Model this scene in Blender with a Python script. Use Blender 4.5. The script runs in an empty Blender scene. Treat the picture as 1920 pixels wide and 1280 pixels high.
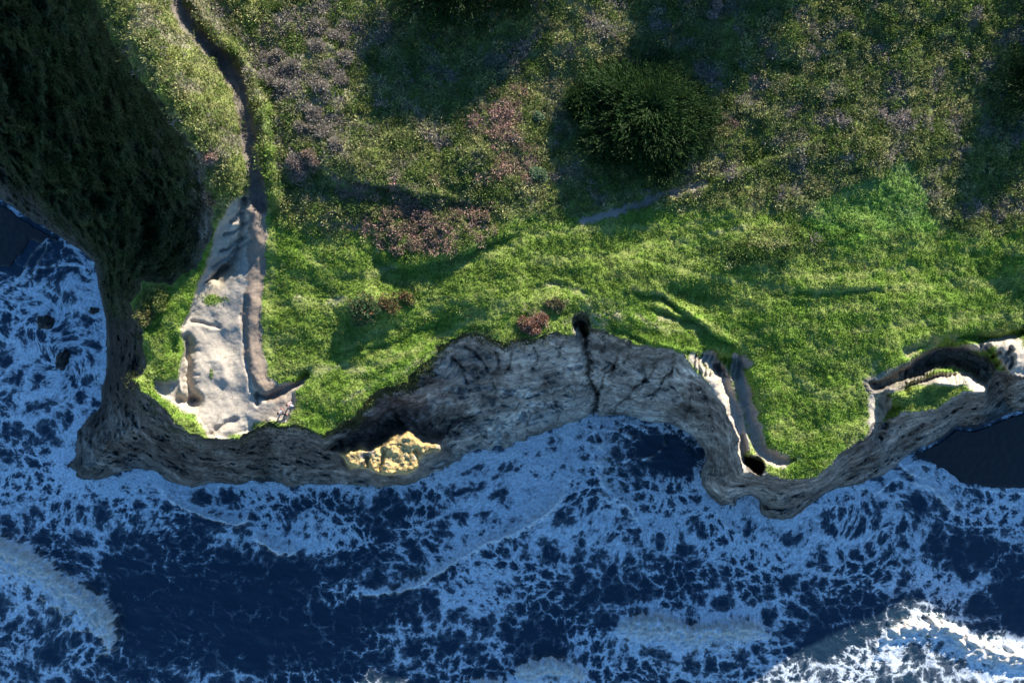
import bpy, bmesh, math, random
import numpy as np
from mathutils import Vector, Matrix

# ------------------------------------------------------------------ camera, sky, sun
D = 65.0            # camera height above the clifftop meadow (z = 0), sea at z = SEA
F = 1297.0          # focal length in photo pixels (photo 1920 wide)
SEA = -20.0
SUN_EL = 22.0
SUN_DIR = np.array([0.50, 0.866])      # horizontal direction towards the sun
S = bpy.context.scene
cam = bpy.data.cameras.new('camera'); co = bpy.data.objects.new('camera', cam)
S.collection.objects.link(co); S.camera = co
co.location = (0, 0, D); co.rotation_euler = (0, 0, 0)
cam.sensor_width = 36; cam.lens = 36 * F / 1920; cam.clip_end = 3000
W = bpy.data.worlds.new('World'); S.world = W; W.use_nodes = True
wn = W.node_tree; wn.nodes.clear()
sky = wn.nodes.new('ShaderNodeTexSky'); sky.sky_type = 'NISHITA'; sky.sun_disc = False
sky.sun_elevation = math.radians(SUN_EL); sky.sun_rotation = math.atan2(SUN_DIR[0], SUN_DIR[1])
sky.ozone_density = 3.0; sky.air_density = 1.0; sky.dust_density = 0.2
hs = wn.nodes.new('ShaderNodeHueSaturation'); hs.inputs['Saturation'].default_value = 1.2
bg = wn.nodes.new('ShaderNodeBackground'); bg.inputs['Strength'].default_value = 0.101
wo = wn.nodes.new('ShaderNodeOutputWorld')
wn.links.new(sky.outputs[0], hs.inputs['Color']); wn.links.new(hs.outputs[0], bg.inputs[0]); wn.links.new(bg.outputs[0], wo.inputs[0])
sl = bpy.data.lights.new('sun', 'SUN'); sl.energy = 5.0; sl.angle = math.radians(0.5); sl.color = (1.0, 0.93, 0.80)
so = bpy.data.objects.new('sun', sl); S.collection.objects.link(so)
el = math.radians(SUN_EL)
sd = Vector((SUN_DIR[0] * math.cos(el), SUN_DIR[1] * math.cos(el), math.sin(el)))
so.rotation_euler = sd.to_track_quat('Z', 'Y').to_euler(); so.location = (40, 60, 60)
S.view_settings.view_transform = 'Standard'; S.view_settings.look = 'None'
S.view_settings.exposure = 1.33; S.view_settings.gamma = 1.0

rng = np.random.default_rng(7); random.seed(7)
COL = S.collection

# ------------------------------------------------------------------ noise
_P = rng.permutation(256); _P = np.concatenate([_P, _P]).astype(np.int32)
_A = rng.random(256) * 2 * np.pi; _GX = np.cos(_A).astype(np.float32); _GY = np.sin(_A).astype(np.float32)
def gn(x, y, seed=0):
    x = np.asarray(x, np.float32) + seed * 17.31; y = np.asarray(y, np.float32) + seed * 9.77
    xi = np.floor(x).astype(np.int32); yi = np.floor(y).astype(np.int32)
    xf = x - xi; yf = y - yi; xi &= 255; yi &= 255
    x1 = (xi + 1) & 255; y1 = (yi + 1) & 255
    def g(ix, iy, dx, dy):
        h = _P[_P[ix] + iy]; return _GX[h] * dx + _GY[h] * dy
    u = xf * xf * xf * (xf * (xf * 6 - 15) + 10); v = yf * yf * yf * (yf * (yf * 6 - 15) + 10)
    a = g(xi, yi, xf, yf); b = g(x1, yi, xf - 1, yf); c = g(xi, y1, xf, yf - 1); d = g(x1, y1, xf - 1, yf - 1)
    return (a * (1 - u) + b * u) * (1 - v) + (c * (1 - u) + d * u) * v * 1.0
def fbm(x, y, o=4, seed=0, gain=0.5):
    s = 0; a = 1.0; f = 1.0
    for i in range(o):
        s = s + a * gn(x * f, y * f, seed + i * 3); a *= gain; f *= 2.03
    return s * 1.4
def ridged(x, y, o=4, seed=0, gain=0.5):
    s = 0; a = 1.0; f = 1.0
    for i in range(o):
        s = s + a * (1 - np.abs(gn(x * f, y * f, seed + i * 5)) * 2.6); a *= gain; f *= 2.07
    return s / 2
def ss(a, b, x):
    t = np.clip((x - a) / (b - a), 0, 1); return t * t * (3 - 2 * t)
def mix(a, b, t): return a + (b - a) * t

# ------------------------------------------------------------------ lines traced in view, the unseen coast shaped for the light (photo pixels; each gets its real height below)
COAST = [(-20,372),(20,396),(60,424),(97,442),(158,480),(175,494),(183,541),(188,564),(196,598),(198,638),(200,679),(188,732),(185,756),
 (168,776),(134,803),(133,833),(129,850),(102,870),(117,889),(148,905),(184,909),(219,901),(258,891),(289,893),(324,905),
 (359,915),(375,911),(414,911),(441,915),(469,911),(508,915),(547,919),(586,917),(640,913),(663,919),(706,925),(749,911),
 (788,905),(824,895),(859,874),(906,860),(960,854),(976,839),(1015,823),(1062,803),(1101,798),(1120,792),(1164,791),(1211,798),
 (1255,803),(1280,815),(1300,831),(1315,846),(1315,866),(1309,889),(1311,909),(1327,932),(1350,952),(1364,950),(1382,954),
 (1385,936),(1409,930),(1421,940),(1421,967),(1444,977),(1471,983),(1491,975),(1510,960),(1526,946),(1550,928),(1573,918),
 (1612,912),(1647,901),(1682,882),(1714,852),(1749,835),(1772,823),(1792,805),(1827,809),(1850,800),(1870,792),(1905,780),(1930,772),
 (2020,720),(2120,650),(2260,570),(2380,500),(2500,560),(2640,610),(2900,680),(3500,760),(4600,900),
 (4600,-3200),(-3000,-3200),(-3000,-1200),(-1600,-300),(-900,60),(-400,230),(-120,320)]
TOP = [(150,-120),(180,-30),(188,0),(191,30),(205,60),(228,97),(249,121),(259,144),(296,178),(319,212),(333,238),(356,262),(373,286),(386,319),
 (386,353),(396,383),(403,403),(400,437),(380,480),(366,505),(336,517),(322,534),(296,531),(269,527),(262,548),(245,568),(259,595),
 (269,632),(272,672),(269,699),(249,712),(265,729),(289,749),(309,766),(333,793),(356,810),(386,820),(420,823),(447,820),
 (457,813),(477,806),(501,791),(524,798),(551,795),(578,803),(605,816),(615,806),(640,793),(667,779),(674,766),(694,742),
 (724,722),(764,716),(768,699),(791,682),(815,668),(821,648),(842,638),(875,623),(902,625),(926,635),(949,642),(969,632),
 (993,637),(1020,628),(1043,623),(1073,628),(1077,601),(1090,595),(1107,605),(1110,613),(1127,618),(1157,628),(1194,645),
 (1228,650),(1261,655),(1280,662),(1292,678),(1305,695),(1330,719),(1347,749),(1364,769),(1377,803),(1384,833),(1387,857),(1392,885),
 (1424,889),(1475,897),(1510,899),(1534,893),(1553,874),(1569,854),(1592,839),(1616,823),(1626,807),(1640,793),(1660,790),
 (1690,773),(1720,772),(1762,764),(1786,744),(1812,730),(1844,737),(1856,715),(1870,690),(1885,697),(1900,705),(1925,706),
 (1990,670),(2090,600),(2200,545),(2330,490),(2410,437),(2554,496),(2711,535),(2950,590),(3600,620),(4600,700),  # unseen bay, shaped to let sun onto the lower right sea
 (4600,-3300),(-200,-3300),(-500,-1800),(-100,-700),(60,-320)]

def axis(lo, hi, step, out_lo, out_hi):
    a = list(np.arange(lo, hi + step, step)); s = step
    b = [a[-1]];
    while b[-1] < out_hi: s *= 1.12; b.append(b[-1] + s)
    s = step; c = [a[0]]
    while c[-1] > out_lo: s *= 1.12; c.append(c[-1] - s)
    return np.array(c[:0:-1] + a + b[1:], np.float32)

class Grid:
    def __init__(g, ax, ay):
        g.ax, g.ay = ax, ay; g.X, g.Y = np.meshgrid(ax, ay); g.n = g.X.shape
    def win(g, pts, R):
        p = np.array(pts); x0, x1 = p[:,0].min() - R, p[:,0].max() + R; y0, y1 = p[:,1].min() - R, p[:,1].max() + R
        i0, i1 = np.searchsorted(g.ax, [x0, x1]); j0, j1 = np.searchsorted(g.ay, [y0, y1])
        return slice(j0, max(j1, j0 + 1)), slice(i0, max(i1, i0 + 1))
def pdist(X, Y, pts, closed=False):
    p = np.array(pts, np.float32); q = np.roll(p, -1, 0) if closed else p[1:]
    if not closed: p = p[:-1]
    best = np.full(X.shape, 1e9, np.float32); arc = np.zeros(X.shape, np.float32); side = np.zeros(X.shape, np.float32)
    s0 = 0.0
    for a, b in zip(p, q):
        d = b - a; L2 = float(d @ d) + 1e-9; L = math.sqrt(L2)
        t = np.clip(((X - a[0]) * d[0] + (Y - a[1]) * d[1]) / L2, 0, 1)
        dx = X - a[0] - t * d[0]; dy = Y - a[1] - t * d[1]; dd = dx * dx + dy * dy
        m = dd < best
        best = np.where(m, dd, best); arc = np.where(m, s0 + t * L, arc); side = np.where(m, np.sign(d[0] * dy - d[1] * dx), side)
        s0 += L
    return np.sqrt(best), arc, side, s0
def inside(X, Y, pts):
    p = np.array(pts, np.float32); q = np.roll(p, -1, 0); r = np.zeros(X.shape, bool)
    for a, b in zip(p, q):
        if a[1] == b[1]: continue
        c = ((a[1] > Y) != (b[1] > Y)) & (X < (b[0] - a[0]) * (Y - a[1]) / (b[1] - a[1]) + a[0])
        r ^= c
    return r
def smooth_poly(pts, n=3):
    p = [np.array(a, float) for a in pts]; out = []
    for i in range(len(p) - 1):
        p0 = p[max(i-1, 0)]; p1 = p[i]; p2 = p[i+1]; p3 = p[min(i+2, len(p)-1)]
        for k in range(n):
            t = k / n
            out.append(0.5 * ((2*p1) + (-p0+p2)*t + (2*p0-5*p1+4*p2-p3)*t*t + (-p0+3*p1-3*p2+p3)*t**3))
    out.append(p[-1]); return np.array(out)

# ------------------------------------------------------------------ terrain heights
G = Grid(axis(-50, 1970, 2.0, -2900, 4500), axis(-50, 992, 2.0, -3000, 1300))
X, Y = G.X, G.Y
wx = (X - 960) * 0.05; wy = -(Y - 640) * 0.05       # metres at meadow height, for noise
wrp = (np.abs(X-960) < 1100) & (Y > -200)
WXp = X + (fbm(wx * 0.7, wy * 0.7, 2, 1) * 4.5 + fbm(wx*3.5, wy*3.5, 1, 31)*1.3)
WYp = Y + (fbm(wx * 0.7, wy * 0.7, 2, 2) * 4.5 + fbm(wx*3.5, wy*3.5, 1, 32)*1.3)

def stroke(pts, R, n=3, warp=True):
    """window, distance, 0..1 position along, side"""
    P = smooth_poly(pts, n); w = G.win(P, R * 1.6 + 14)
    xx, yy = (WXp[w], WYp[w]) if warp else (X[w], Y[w])
    d, s, sd_, L = pdist(xx, yy, P); return w, d, s / L, sd_
def lerp_w(ws, t):
    return np.interp(t, np.linspace(0, 1, len(ws)), ws)

in_land = inside(X + (WXp - X) * 0.5, Y + (WYp - Y) * 0.5, COAST)
in_top = inside(WXp, WYp, TOP) & in_land
near = (X > -700) & (X < 2700) & (Y > -500)
dT = np.full(G.n, 500, np.float32); dC = dT.copy(); aT = np.zeros(G.n, np.float32)
iy = np.where(G.ay > -800)[0]; ix = np.where((G.ax > -1500) & (G.ax < 3200))[0]
wsl = (slice(iy[0], iy[-1] + 1), slice(ix[0], ix[-1] + 1))
dT[wsl], aT[wsl], _, _ = pdist(WXp[wsl], WYp[wsl], TOP, True)
dC[wsl], _, _, _ = pdist(X[wsl], Y[wsl], COAST, True)
t = np.where(in_top, 0, dT / (dT + dC + 1e-3))
t = np.where(in_land, t, 1.0)

# meadow and hillside
hill = np.clip(440 - Y, 0, None)
zp = 0.0045 * np.minimum(hill, 900) * ss(0, 160, hill)
zp = zp + 0.0012 * np.clip(Y * 0 + 300 - Y, 0, 500) * ss(1300, 1800, X)
zp = zp + 0.9 * fbm(wx * 0.06, wy * 0.06, 3, 5) + 0.35 * fbm(wx * 0.22, wy * 0.22, 3, 6)
zp = zp - 0.8 * ss(1500, 1900, X) * ss(350, 600, Y)
def add_gauss(cx, cy, rx, ry, h, ang=0):
    global zp
    c, s = math.cos(math.radians(ang)), math.sin(math.radians(ang))
    u = ((X - cx) * c + (Y - cy) * s) / rx; v = (-(X - cx) * s + (Y - cy) * c) / ry
    zp = zp + h * np.exp(-(u * u + v * v))
for a in [(270,60,110,260,5.8,-25),(385,330,70,110,2.0,-20),(340,190,75,150,3.2,-30),(1210,240,170,150,-0.9,0),(560,180,110,120,1.2,0),(800,450,120,50,0.7,-10),(620,300,120,40,0.9,10),
          (930,300,110,90,1.0,0),(720,300,90,50,0.7,20),(1450,460,90,45,0.6,-5),(700,580,55,38,0.8,0),(1290,560,60,26,-0.7,10),
          (1050,560,80,26,0.6,0),(1180,600,60,18,0.5,10),(1190,520,130,60,0.7,0),(1650,380,110,90,0.5,0),(850,620,100,40,-0.6,0)]:
    add_gauss(*a)
# benches (old slump terraces) in the meadow: low scarps facing away from the sun
def scarp(pts, h, R):
    global zp
    w, d, s, sd_ = stroke(pts, R); fade = np.sin(np.pi * np.clip(s, 0.02, 0.98)) ** 0.5
    zp[w] += h * np.where(sd_ > 0, -1, 1) * np.exp(-(d / R) ** 1.2) * fade * 0.5 * (1 - np.exp(-(d / 3.0) ** 2))
for pts, h, R in [([(640,330),(700,345),(760,358),(830,372),(900,385)],1.3,22),([(690,470),(745,500),(800,492),(880,470),(960,440)],0.9,16),
    ([(985,540),(1030,530),(1080,540),(1130,560)],0.45,10),([(1180,545),(1230,552),(1270,575),(1330,620),(1385,655)],1.0,14),
    ([(1150,605),(1210,640),(1290,660),(1330,668)],0.7,8),([(1220,575),(1260,590),(1300,600)],1.1,12),([(570,780),(640,690),(820,600)],0.3,30),
    ([(1480,545),(1600,542),(1720,540)],0.5,12),([(1560,250),(1430,300),(1310,350),(1180,395)],0.8,14),
    ([(1820,20),(1740,65),(1660,120)],0.6,12),([(1300,235),(1370,220),(1420,200)],0.8,14),([(500,700),(560,700),(600,680)],0.3,12),
    ([(620,660),(680,650),(740,640)],0.5,10)]:
    scarp(pts, h, R)
rough_g = 0.085 * fbm(wx * 1.6, wy * 1.6, 3, 8) + 0.045 * fbm(wx * 5.5, wy * 5.5, 2, 9)
z = zp.copy()

# cliff and seaward slopes
left_slope = ss(420, 330, X) * ss(700, 480, Y)
p_cliff = 1 - (1 - t) ** 1.25
p_slope = 0.80 * t ** 0.95 + 0.20 * ss(0.75, 1.0, t)
prof = mix(p_cliff, p_slope, left_slope)
zc = mix(zp, SEA - 0.6, prof)
arc = aT * 0.05
w0 = fbm(wx * 0.12, wy * 0.12, 3, 141)
env = (t * (1 - t) * 4) ** 0.7 * (~in_top) * in_land
Wc = (D - zc) / F
cxw = (X - 960) * Wc; cyw = -(Y - 640) * Wc       # true ground position in metres
w1 = fbm(cxw * 0.25, cyw * 0.25, 3, 11) * 2.2
gul = ridged(arc * 0.33 + w1 * 0.5, t * 1.3 + zc * 0.05, 4, 12)
strata = ridged(cxw * 0.10 + w1 * 0.8 + zc * 0.16, cyw * 0.22 + zc * 0.32 + w1 * 0.5, 4, 21)
fine = ridged(cxw * 0.9 + w1, cyw * 0.9, 4, 14, 0.55)
bedc = zc * 0.55 + 0.10 * cxw - 0.12 * cyw + w1 * 0.45
beds = ridged(bedc, cxw * 0.06 + 3, 3, 151, 0.6)
zc = zc + (1 - 0.35 * ss(860, 960, X) * ss(1420, 1350, X)) * env * ((beds - 0.55) * 0.6 + 1.1 * fbm(cxw * 0.4, cyw * 0.4, 3, 152))
zc = zc + (1 - left_slope) * env * ((ridged(arc * 0.75 + w1 * 0.25, t * 0.9 + 5, 3, 171, 0.55) - 0.6) * 1.1)
zc = zc + left_slope * env * 0.7 * fbm(cxw * 0.8, cyw * 0.8, 4, 153)
zc = zc + (1 - 0.35 * ss(860, 960, X) * ss(1420, 1350, X)) * env * ((gul - 0.62) * 1.5 + (strata - 0.6) * 0.7 + (fine - 0.6) * 0.30 + 0.14*fbm(cxw*4.5, cyw*4.5, 3, 44)) + env * 1.3 * fbm(cxw * 0.16, cyw * 0.16, 3, 15)
z = np.where(in_top, zp, zc)
def carve(pts, depth, R, pw=2.0, ws=None, n=3, clamp=None):
    """lower (depth > 0) or raise the ground along a traced line; profile exp(-(d/R)^pw)"""
    w, d, s, _ = stroke(pts, R, n); k = lerp_w(ws, s) if ws else 1.0
    z[w] -= depth * np.exp(-(d / (R * (k if ws else 1))) ** pw) * (k if ws else 1.0)
def region(pts, soft=8):
    w = G.win(pts, soft + 12); xx, yy = WXp[w], WYp[w]
    d, _, _, _ = pdist(xx, yy, pts, True); i = inside(xx, yy, pts)
    return w, ss(-soft, soft, np.where(i, d, -d))

# bare terrace beside the path (eroded, slightly lower than the meadow)
BARE = [(437,372),(465,362),(495,385),(500,420),(497,500),(488,600),(492,660),(505,705),(525,722),(560,712),(574,708),(556,735),(553,765),
        (535,790),(505,790),(480,805),(455,815),(425,824),(395,820),(372,795),(345,772),(318,752),(288,728),(290,712),(330,715),(338,690),
        (345,650),(338,612),(352,590),(362,560),(380,510),(395,470),(405,430),(420,400)]
w, m = region(BARE, 7)
db_, _, _, _ = pdist(X[w], Y[w], [(500,350),(502,430),(497,500),(488,600),(492,660),(505,705)]); z[w] -= (0.22 + 0.75 * ss(8, 75, db_)) * m
MOUND = [(-1.0,0)]
# seaward fall of the terrace, gullied upper part
carve([(458,372),(452,440),(442,480),(405,520)], 1.2, 7, 1.5)
carve([(440,480),(400,530),(368,585)], 0.35, 22)
for a in [((452,400),(430,412)),((448,425),(420,440)),((446,450),(412,470)),((440,470),(400,500)),((425,500),(388,530)),((456,420),(470,405)),((452,445),(468,430)),((450,465),(466,450))]:
    carve([a[0], ((a[0][0]+a[1][0])/2, (a[0][1]+a[1][1])/2 + 3), a[1]], 0.5, 3.5, 2, n=2)
carve([(352,618),(372,607),(400,612),(440,612)], -0.06, 8); carve([(362,604),(385,606),(412,610)], 0.35, 4)
carve([(408,675),(420,690),(418,705)], -0.32, 14)
carve([(345,640),(350,680),(352,720),(365,750)], 1.1, 12); carve([(338,620),(341,680),(338,735)], -0.7, 7); carve([(338,748),(352,755),(368,748)], 1.1, 9)
for a in range(9):
    yy0 = 640 + a * 15; carve([(345, yy0), (358, yy0 + 5), (372, yy0 + 3)], 0.10, 3, n=2)
# brown bank between terrace and meadow
carve([(480,400),(478,480),(470,560),(468,640),(478,700),(490,735)], -0.35, 16)
carve([(462,560),(458,620),(462,680),(474,730)], 0.35, 5)
carve([(486,742),(510,742),(540,728),(575,705)], 0.95, 7)
carve([(480,735),(482,748),(486,758)], 0.6, 4); carve([(395,815),(412,800),(440,790)], 0.45, 5)
# sunken footpath
PATH = [(322,-60),(335,10),(360,55),(395,92),(425,118),(448,165),(460,215),(468,275),(478,330),(486,385)]
carve([(x + 30, y - 8) for x, y in PATH], -0.9, 13, 2); carve(PATH, 1.35, 18, 3, ws=[1.0,1.0,1.0,1.0,0.8,0.7]); carve([(400,105),(430,160),(448,230),(455,300),(462,370)], 0.8, 9)
# small path under the tree
P2 = [(1320,343),(1275,358),(1235,368),(1190,386),(1140,402),(1090,415)]
carve(P2, 0.35, 9, 2)

# cove: drain hole, main crack, side rills
carve([(1086,603),(1094,606),(1095,616)], 4.5, 9, 3); carve([(1092,608),(1098,640),(1104,680),(1106,710),(1120,740),(1114,770),(1110,795)], 2.2, 6.5, 1.6, ws=[1.2,1,0.8,1])
RILLS = [[(1205,680),(1208,705),(1195,725),(1180,742),(1160,755),(1155,770)],[(1160,670),(1150,690),(1135,705),(1128,722),(1120,738)],
 [(1265,660),(1260,690),(1245,710),(1232,730),(1212,745)],[(870,650),(890,660),(905,672),(915,690)],[(850,670),(868,690),(872,710)],[(1145,680),(1152,692),(1145,705)],
 [(960,660),(955,680),(948,700)],[(1000,650),(1010,670),(1000,690)],[(930,655),(935,680),(925,700),(928,725)],[(1060,640),(1050,655),(1055,670)],
 [(1230,680),(1222,700),(1208,712)],[(1180,650),(1176,668),(1168,680)],[(1290,700),(1300,730),(1290,760),(1285,790)],[(1310,720),(1330,760),(1335,800)]]
for r in RILLS: carve(r, 0.9, 3.2, 1.6)
carve([(925,750),(935,760),(936,800),(934,850)], 1.0, 7); carve([(940,750),(980,745),(1015,745),(1060,715),(1090,690)], -0.9, 10); carve([(945,760),(985,755),(1020,752)], 0.7, 5)
carve([(980,800),(1030,785),(1080,755),(1100,735)], -1.0, 16)
carve([(1298,780),(1345,775),(1370,780)], 0.5, 3); carve([(1340,770),(1360,780),(1345,790)],0.4,3)
# buttress that catches the sun below the clifftop
def platform(pts, h, soft=10, blend=1.0):
    w, m = region(pts, soft); z[w] = np.where(m > 0, mix(z[w], np.maximum(z[w], h + 0.03 * (640 + 180 - Y[w]) * 0.2 + 0.32 * fbm(wx[w] * 0.5, wy[w] * 0.5, 2, 61) + 0.20*ridged(wx[w]*1.3,wy[w]*1.3,5,62,0.6) + 0.10*fbm(wx[w]*3,wy[w]*3,2,63)), m * blend), z[w])
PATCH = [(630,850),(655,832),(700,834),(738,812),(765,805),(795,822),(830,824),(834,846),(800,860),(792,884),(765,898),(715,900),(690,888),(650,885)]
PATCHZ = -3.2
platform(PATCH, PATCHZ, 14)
for r in [[(640,800),(720,770),(790,735)],[(660,815),(740,790),(820,770)],[(860,760),(840,840)]]:
    carve(r, 0.4, 20, 2)
for r in [[(690,790),(660,830)],[(688,855),(690,885)],[(720,850),(712,878),(724,895)],[(780,845),(790,870)]]:
    carve(r, 0.7, 5, 2)
# spit: bare outer ridge, gully beside the grass, blowhole
carve([(1380,690),(1392,725),(1402,770),(1412,810),(1430,845),(1462,862),(1490,862)], 2.1, 17, 2.4, ws=[1,1,1,0.9,0.75,0.3])
carve([(1345,690),(1360,720),(1375,760),(1385,800),(1392,840),(1400,862)], 2.2, 9, 2.2)
carve([(1352,700),(1368,735),(1380,775),(1388,810)], -0.6, 5); carve([(1330,668),(1350,690)], 1.0, 14); carve([(1350,672),(1385,668),(1398,684)],0.9,12)
for k in range(10):
    x0 = 1300 + k * 9; carve([(x0 + 8, 668), (x0 + 4, 682), (x0 + 2, 700 + k)], 0.6, 3, n=2)
carve([(1405,866),(1414,874),(1426,878)], 6.5, 8, 4); carve([(1418,868),(1424,872)], 2.0, 8, 2)
# eastern canyon, trench, white crest
carve([(1652,818),(1656,785),(1652,758),(1662,742)], 4.5, 14, 2.5, ws=[0.3,0.9,0.9,0.6]); carve([(1668,790),(1672,765)], 2.0, 13, 2)
CAN = [(1640,722),(1668,715),(1700,700),(1735,680),(1775,668),(1815,676),(1842,692),(1862,715),(1872,745),(1870,790)]
carve(CAN, 6.0, 21, 3, ws=[0.35,0.5,0.75,1,1.1,1.2,1.1,0.9])
carve([(1700,738),(1735,722),(1775,714),(1815,712),(1838,722),(1850,742)], -1.3, 8); 
carve([(1700,730),(1740,712),(1785,705),(1822,707)], 2.2, 9, 2)
for k in range(22):
    x0 = 1700 + k * 6.5; y0 = 722 - 16 * math.sin((k + 2) / 24 * 3.1); carve([(x0, y0 + 6), (x0 - 3, y0 - 10), (x0 - 2, y0 - 26)], 0.5, 2.2, n=2)
for r in [[(1870,680),(1885,668),(1895,655)],[(1860,668),(1880,660)],[(1880,690),(1890,672)],[(1850,650),(1862,668)],[(1840,645),(1848,668)],[(1895,690),(1897,670)]]:
    carve(r, 1.2, 4, 2)
carve([(1900,670),(1960,690)], -0.8, 30)
carve([(1700,660),(1760,640),(1820,632),(1870,636),(1920,622)], 1.2, 9, 2)
# headland buttresses west
carve([(230,690),(240,760),(200,840)], -1.5, 30); carve([(470,820),(490,860),(500,900)], 1.4, 24); carve([(300,790),(330,840),(350,900)], -1.2, 40)
carve([(225,640),(232,680)], -2.0, 22); carve([(265,660),(258,690)], 1.6, 12)
z = z + np.where(in_top, rough_g, 0)
bare_grain = 0.05 * ridged(wx * 0.7 + 0.5 * wy, wy * 0.35, 4, 71) - 0.05 * ss(0.35, 0.6, gn(wx * 3.5, wy * 3.5, 72)) * ss(690, 730, Y)
w, m = region(BARE, 5); z[w] += m * bare_grain[w] - m * 0.6 * rough_g[w]
# sandy shore: almost flat sheets just above the water
BEACHES = [[(-260,230),(-40,350),(20,385),(60,415),(108,440),(120,455),(60,452),(20,500),(-40,520),(-260,520)],
           [(1655,890),(1714,845),(1792,795),(1905,770),(1990,740),(2020,800),(1985,915),(1900,916),(1850,918),(1800,905),(1765,878),(1720,868),(1690,876)]]
beach = np.zeros(G.n, np.float32)
for b in BEACHES:
    w, m = region(b, 9); beach[w] = np.maximum(beach[w], m)
beach_h = SEA + 0.27 * ss(0.25, 1.0, beach) - 0.12
out = ~in_land
zsea_floor = np.where(beach > 0.05, mix(SEA - 1.2, beach_h + 0.04*fbm(wx*2, wy*2, 2, 77), ss(0.05, 0.6, beach)), SEA - 2.5)
z = np.where(out, zsea_floor, np.maximum(z, np.where(in_land & (t > 0.9), SEA - 1.0, SEA + 0.3)))
VX = (X - 960) * (D - z) / F; VY = -(Y - 640) * (D - z) / F

# ------------------------------------------------------------------ what covers the ground
def srgb(r, g, b):
    c = np.array([r, g, b], np.float32) / 255; return np.where(c <= 0.04045, c / 12.92, ((c + 0.055) / 1.055) ** 2.4)
A = lambda *c: np.array(c, np.float32)
col = np.zeros(G.n + (3,), np.float32)
n_lo = fbm(VX * 0.12, VY * 0.12, 4, 101); n_mid = fbm(VX * 0.55, VY * 0.55, 4, 102); n_hi = fbm(VX * 2.2, VY * 2.2, 3, 103)
LUSH = A(0.142, 0.235, 0.032); LUSH2 = A(0.220, 0.290, 0.062); OLIVE = A(0.225, 0.255, 0.075); OLIVE2 = A(0.33, 0.32, 0.14)
SCRUB = A(0.115, 0.165, 0.040); GREY = A(0.31, 0.265, 0.235); PINK = A(0.40, 0.26, 0.21); DRY = A(0.30, 0.26, 0.14); EMER = A(0.130, 0.270, 0.045)
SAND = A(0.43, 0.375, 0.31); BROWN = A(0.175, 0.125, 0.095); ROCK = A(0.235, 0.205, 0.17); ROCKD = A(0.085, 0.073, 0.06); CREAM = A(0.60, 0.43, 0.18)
def lay(c, m):
    global col
    m = np.clip(m, 0, 1)[..., None]; col = col * (1 - m) + c * m
def blob(cx, cy, rx, ry, ang=0, soft=0.5, nz=0.5):
    c, s = math.cos(math.radians(ang)), math.sin(math.radians(ang))
    u = ((X - cx) * c + (Y - cy) * s) / rx; v = (-(X - cx) * s + (Y - cy) * c) / ry
    r = np.sqrt(u * u + v * v) + nz * n_mid * 0.8 + 0.25 * nz * n_hi
    return ss(1 + soft * 0.5, 1 - soft * 0.5, r)
def polyline_m(pts, R, soft=3, nz=3.0):
    m = np.zeros(G.n, np.float32); w, d, s, _ = stroke(pts, R + 8); m[w] = ss(R + soft, R - soft, d + nz * n_hi[w]); return m
col[:] = LUSH
lay(LUSH2, ss(-0.15, 0.45, n_mid + 0.5 * n_lo) * 0.9)
edge_y = 430 + 25 * n_lo - 45 * ss(900, 1250, X) * ss(1750, 1300, X) + 30 * ss(650, 500, X) - 60 * ss(600,480,X)
scr = ss(20, -25, Y - edge_y - 14 * n_mid)
lay(OLIVE, scr * 0.95)
lay(OLIVE2, scr * ss(0.0, 0.5, n_mid + 0.3) * 0.6)
lay(SCRUB, scr * ss(0.05, 0.4, n_mid * 0.8 - n_hi * 0.5 + 0.15 * ss(1300, 1700, X)) * 0.9)
greym = scr * ss(0.12, 0.5, fbm(VX * 0.32, VY * 0.32, 4, 107) + 0.25 * n_hi)
lay(GREY * 0.85, greym * 0.65)
for a in [(930,500,420,70,-8),(600,620,110,90,0),(1150,520,260,40,-5)]:   # yellower meadow to the west
    lay(A(0.16, 0.23, 0.04), blob(*a, soft=1.0) * 0.55)
scrubm = scr.copy()
for (cx, cy, rx, ry, ang) in [(1450,462,95,36,-5),(785,430,110,48,5),(900,350,90,40,0)]:
    b = blob(cx, cy, rx, ry, ang, 0.5); lay(SCRUB * 1.1, b * 0.8); scrubm = np.maximum(scrubm, b)
EMP = [(1540,372),(1565,359),(1620,338),(1666,319),(1690,303),(1705,300),(1720,316),(1733,353),(1745,395),(1760,430),(1700,470),(1600,470),(1540,450),(1500,420)]
w, m = region(EMP, 5); em = np.zeros(G.n, np.float32); em[w] = m * ss(480, 420, Y[w]); lay(EMER, em * 0.7); scrubm *= 1 - em; greym *= 1 - em
pinkm = np.zeros(G.n, np.float32); deadm = pinkm.copy()
for (cx, cy, rx, ry, ang, k) in [(770,420,90,40,10,0.9),(840,440,80,32,-10,0.7),(860,400,60,28,0,0.6),(930,225,45,38,20,0.9),(960,190,40,22,0,0.6),(1005,603,34,24,0,1.0),(1035,572,26,14,0,0.6),
        (900,630,22,9,0,0.9),(960,310,60,40,0,0.5),(1345,240,30,26,0,0.6),(395,298,14,9,20,1.0),(390,372,8,18,-20,1.0),(720,360,70,22,0,0.5),(1140,590,26,10,0,0.5),(700,570,32,26,0,0.3)]:
    pinkm = np.maximum(pinkm, blob(cx, cy, rx, ry, ang, 0.6, 0.9) * k)
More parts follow.
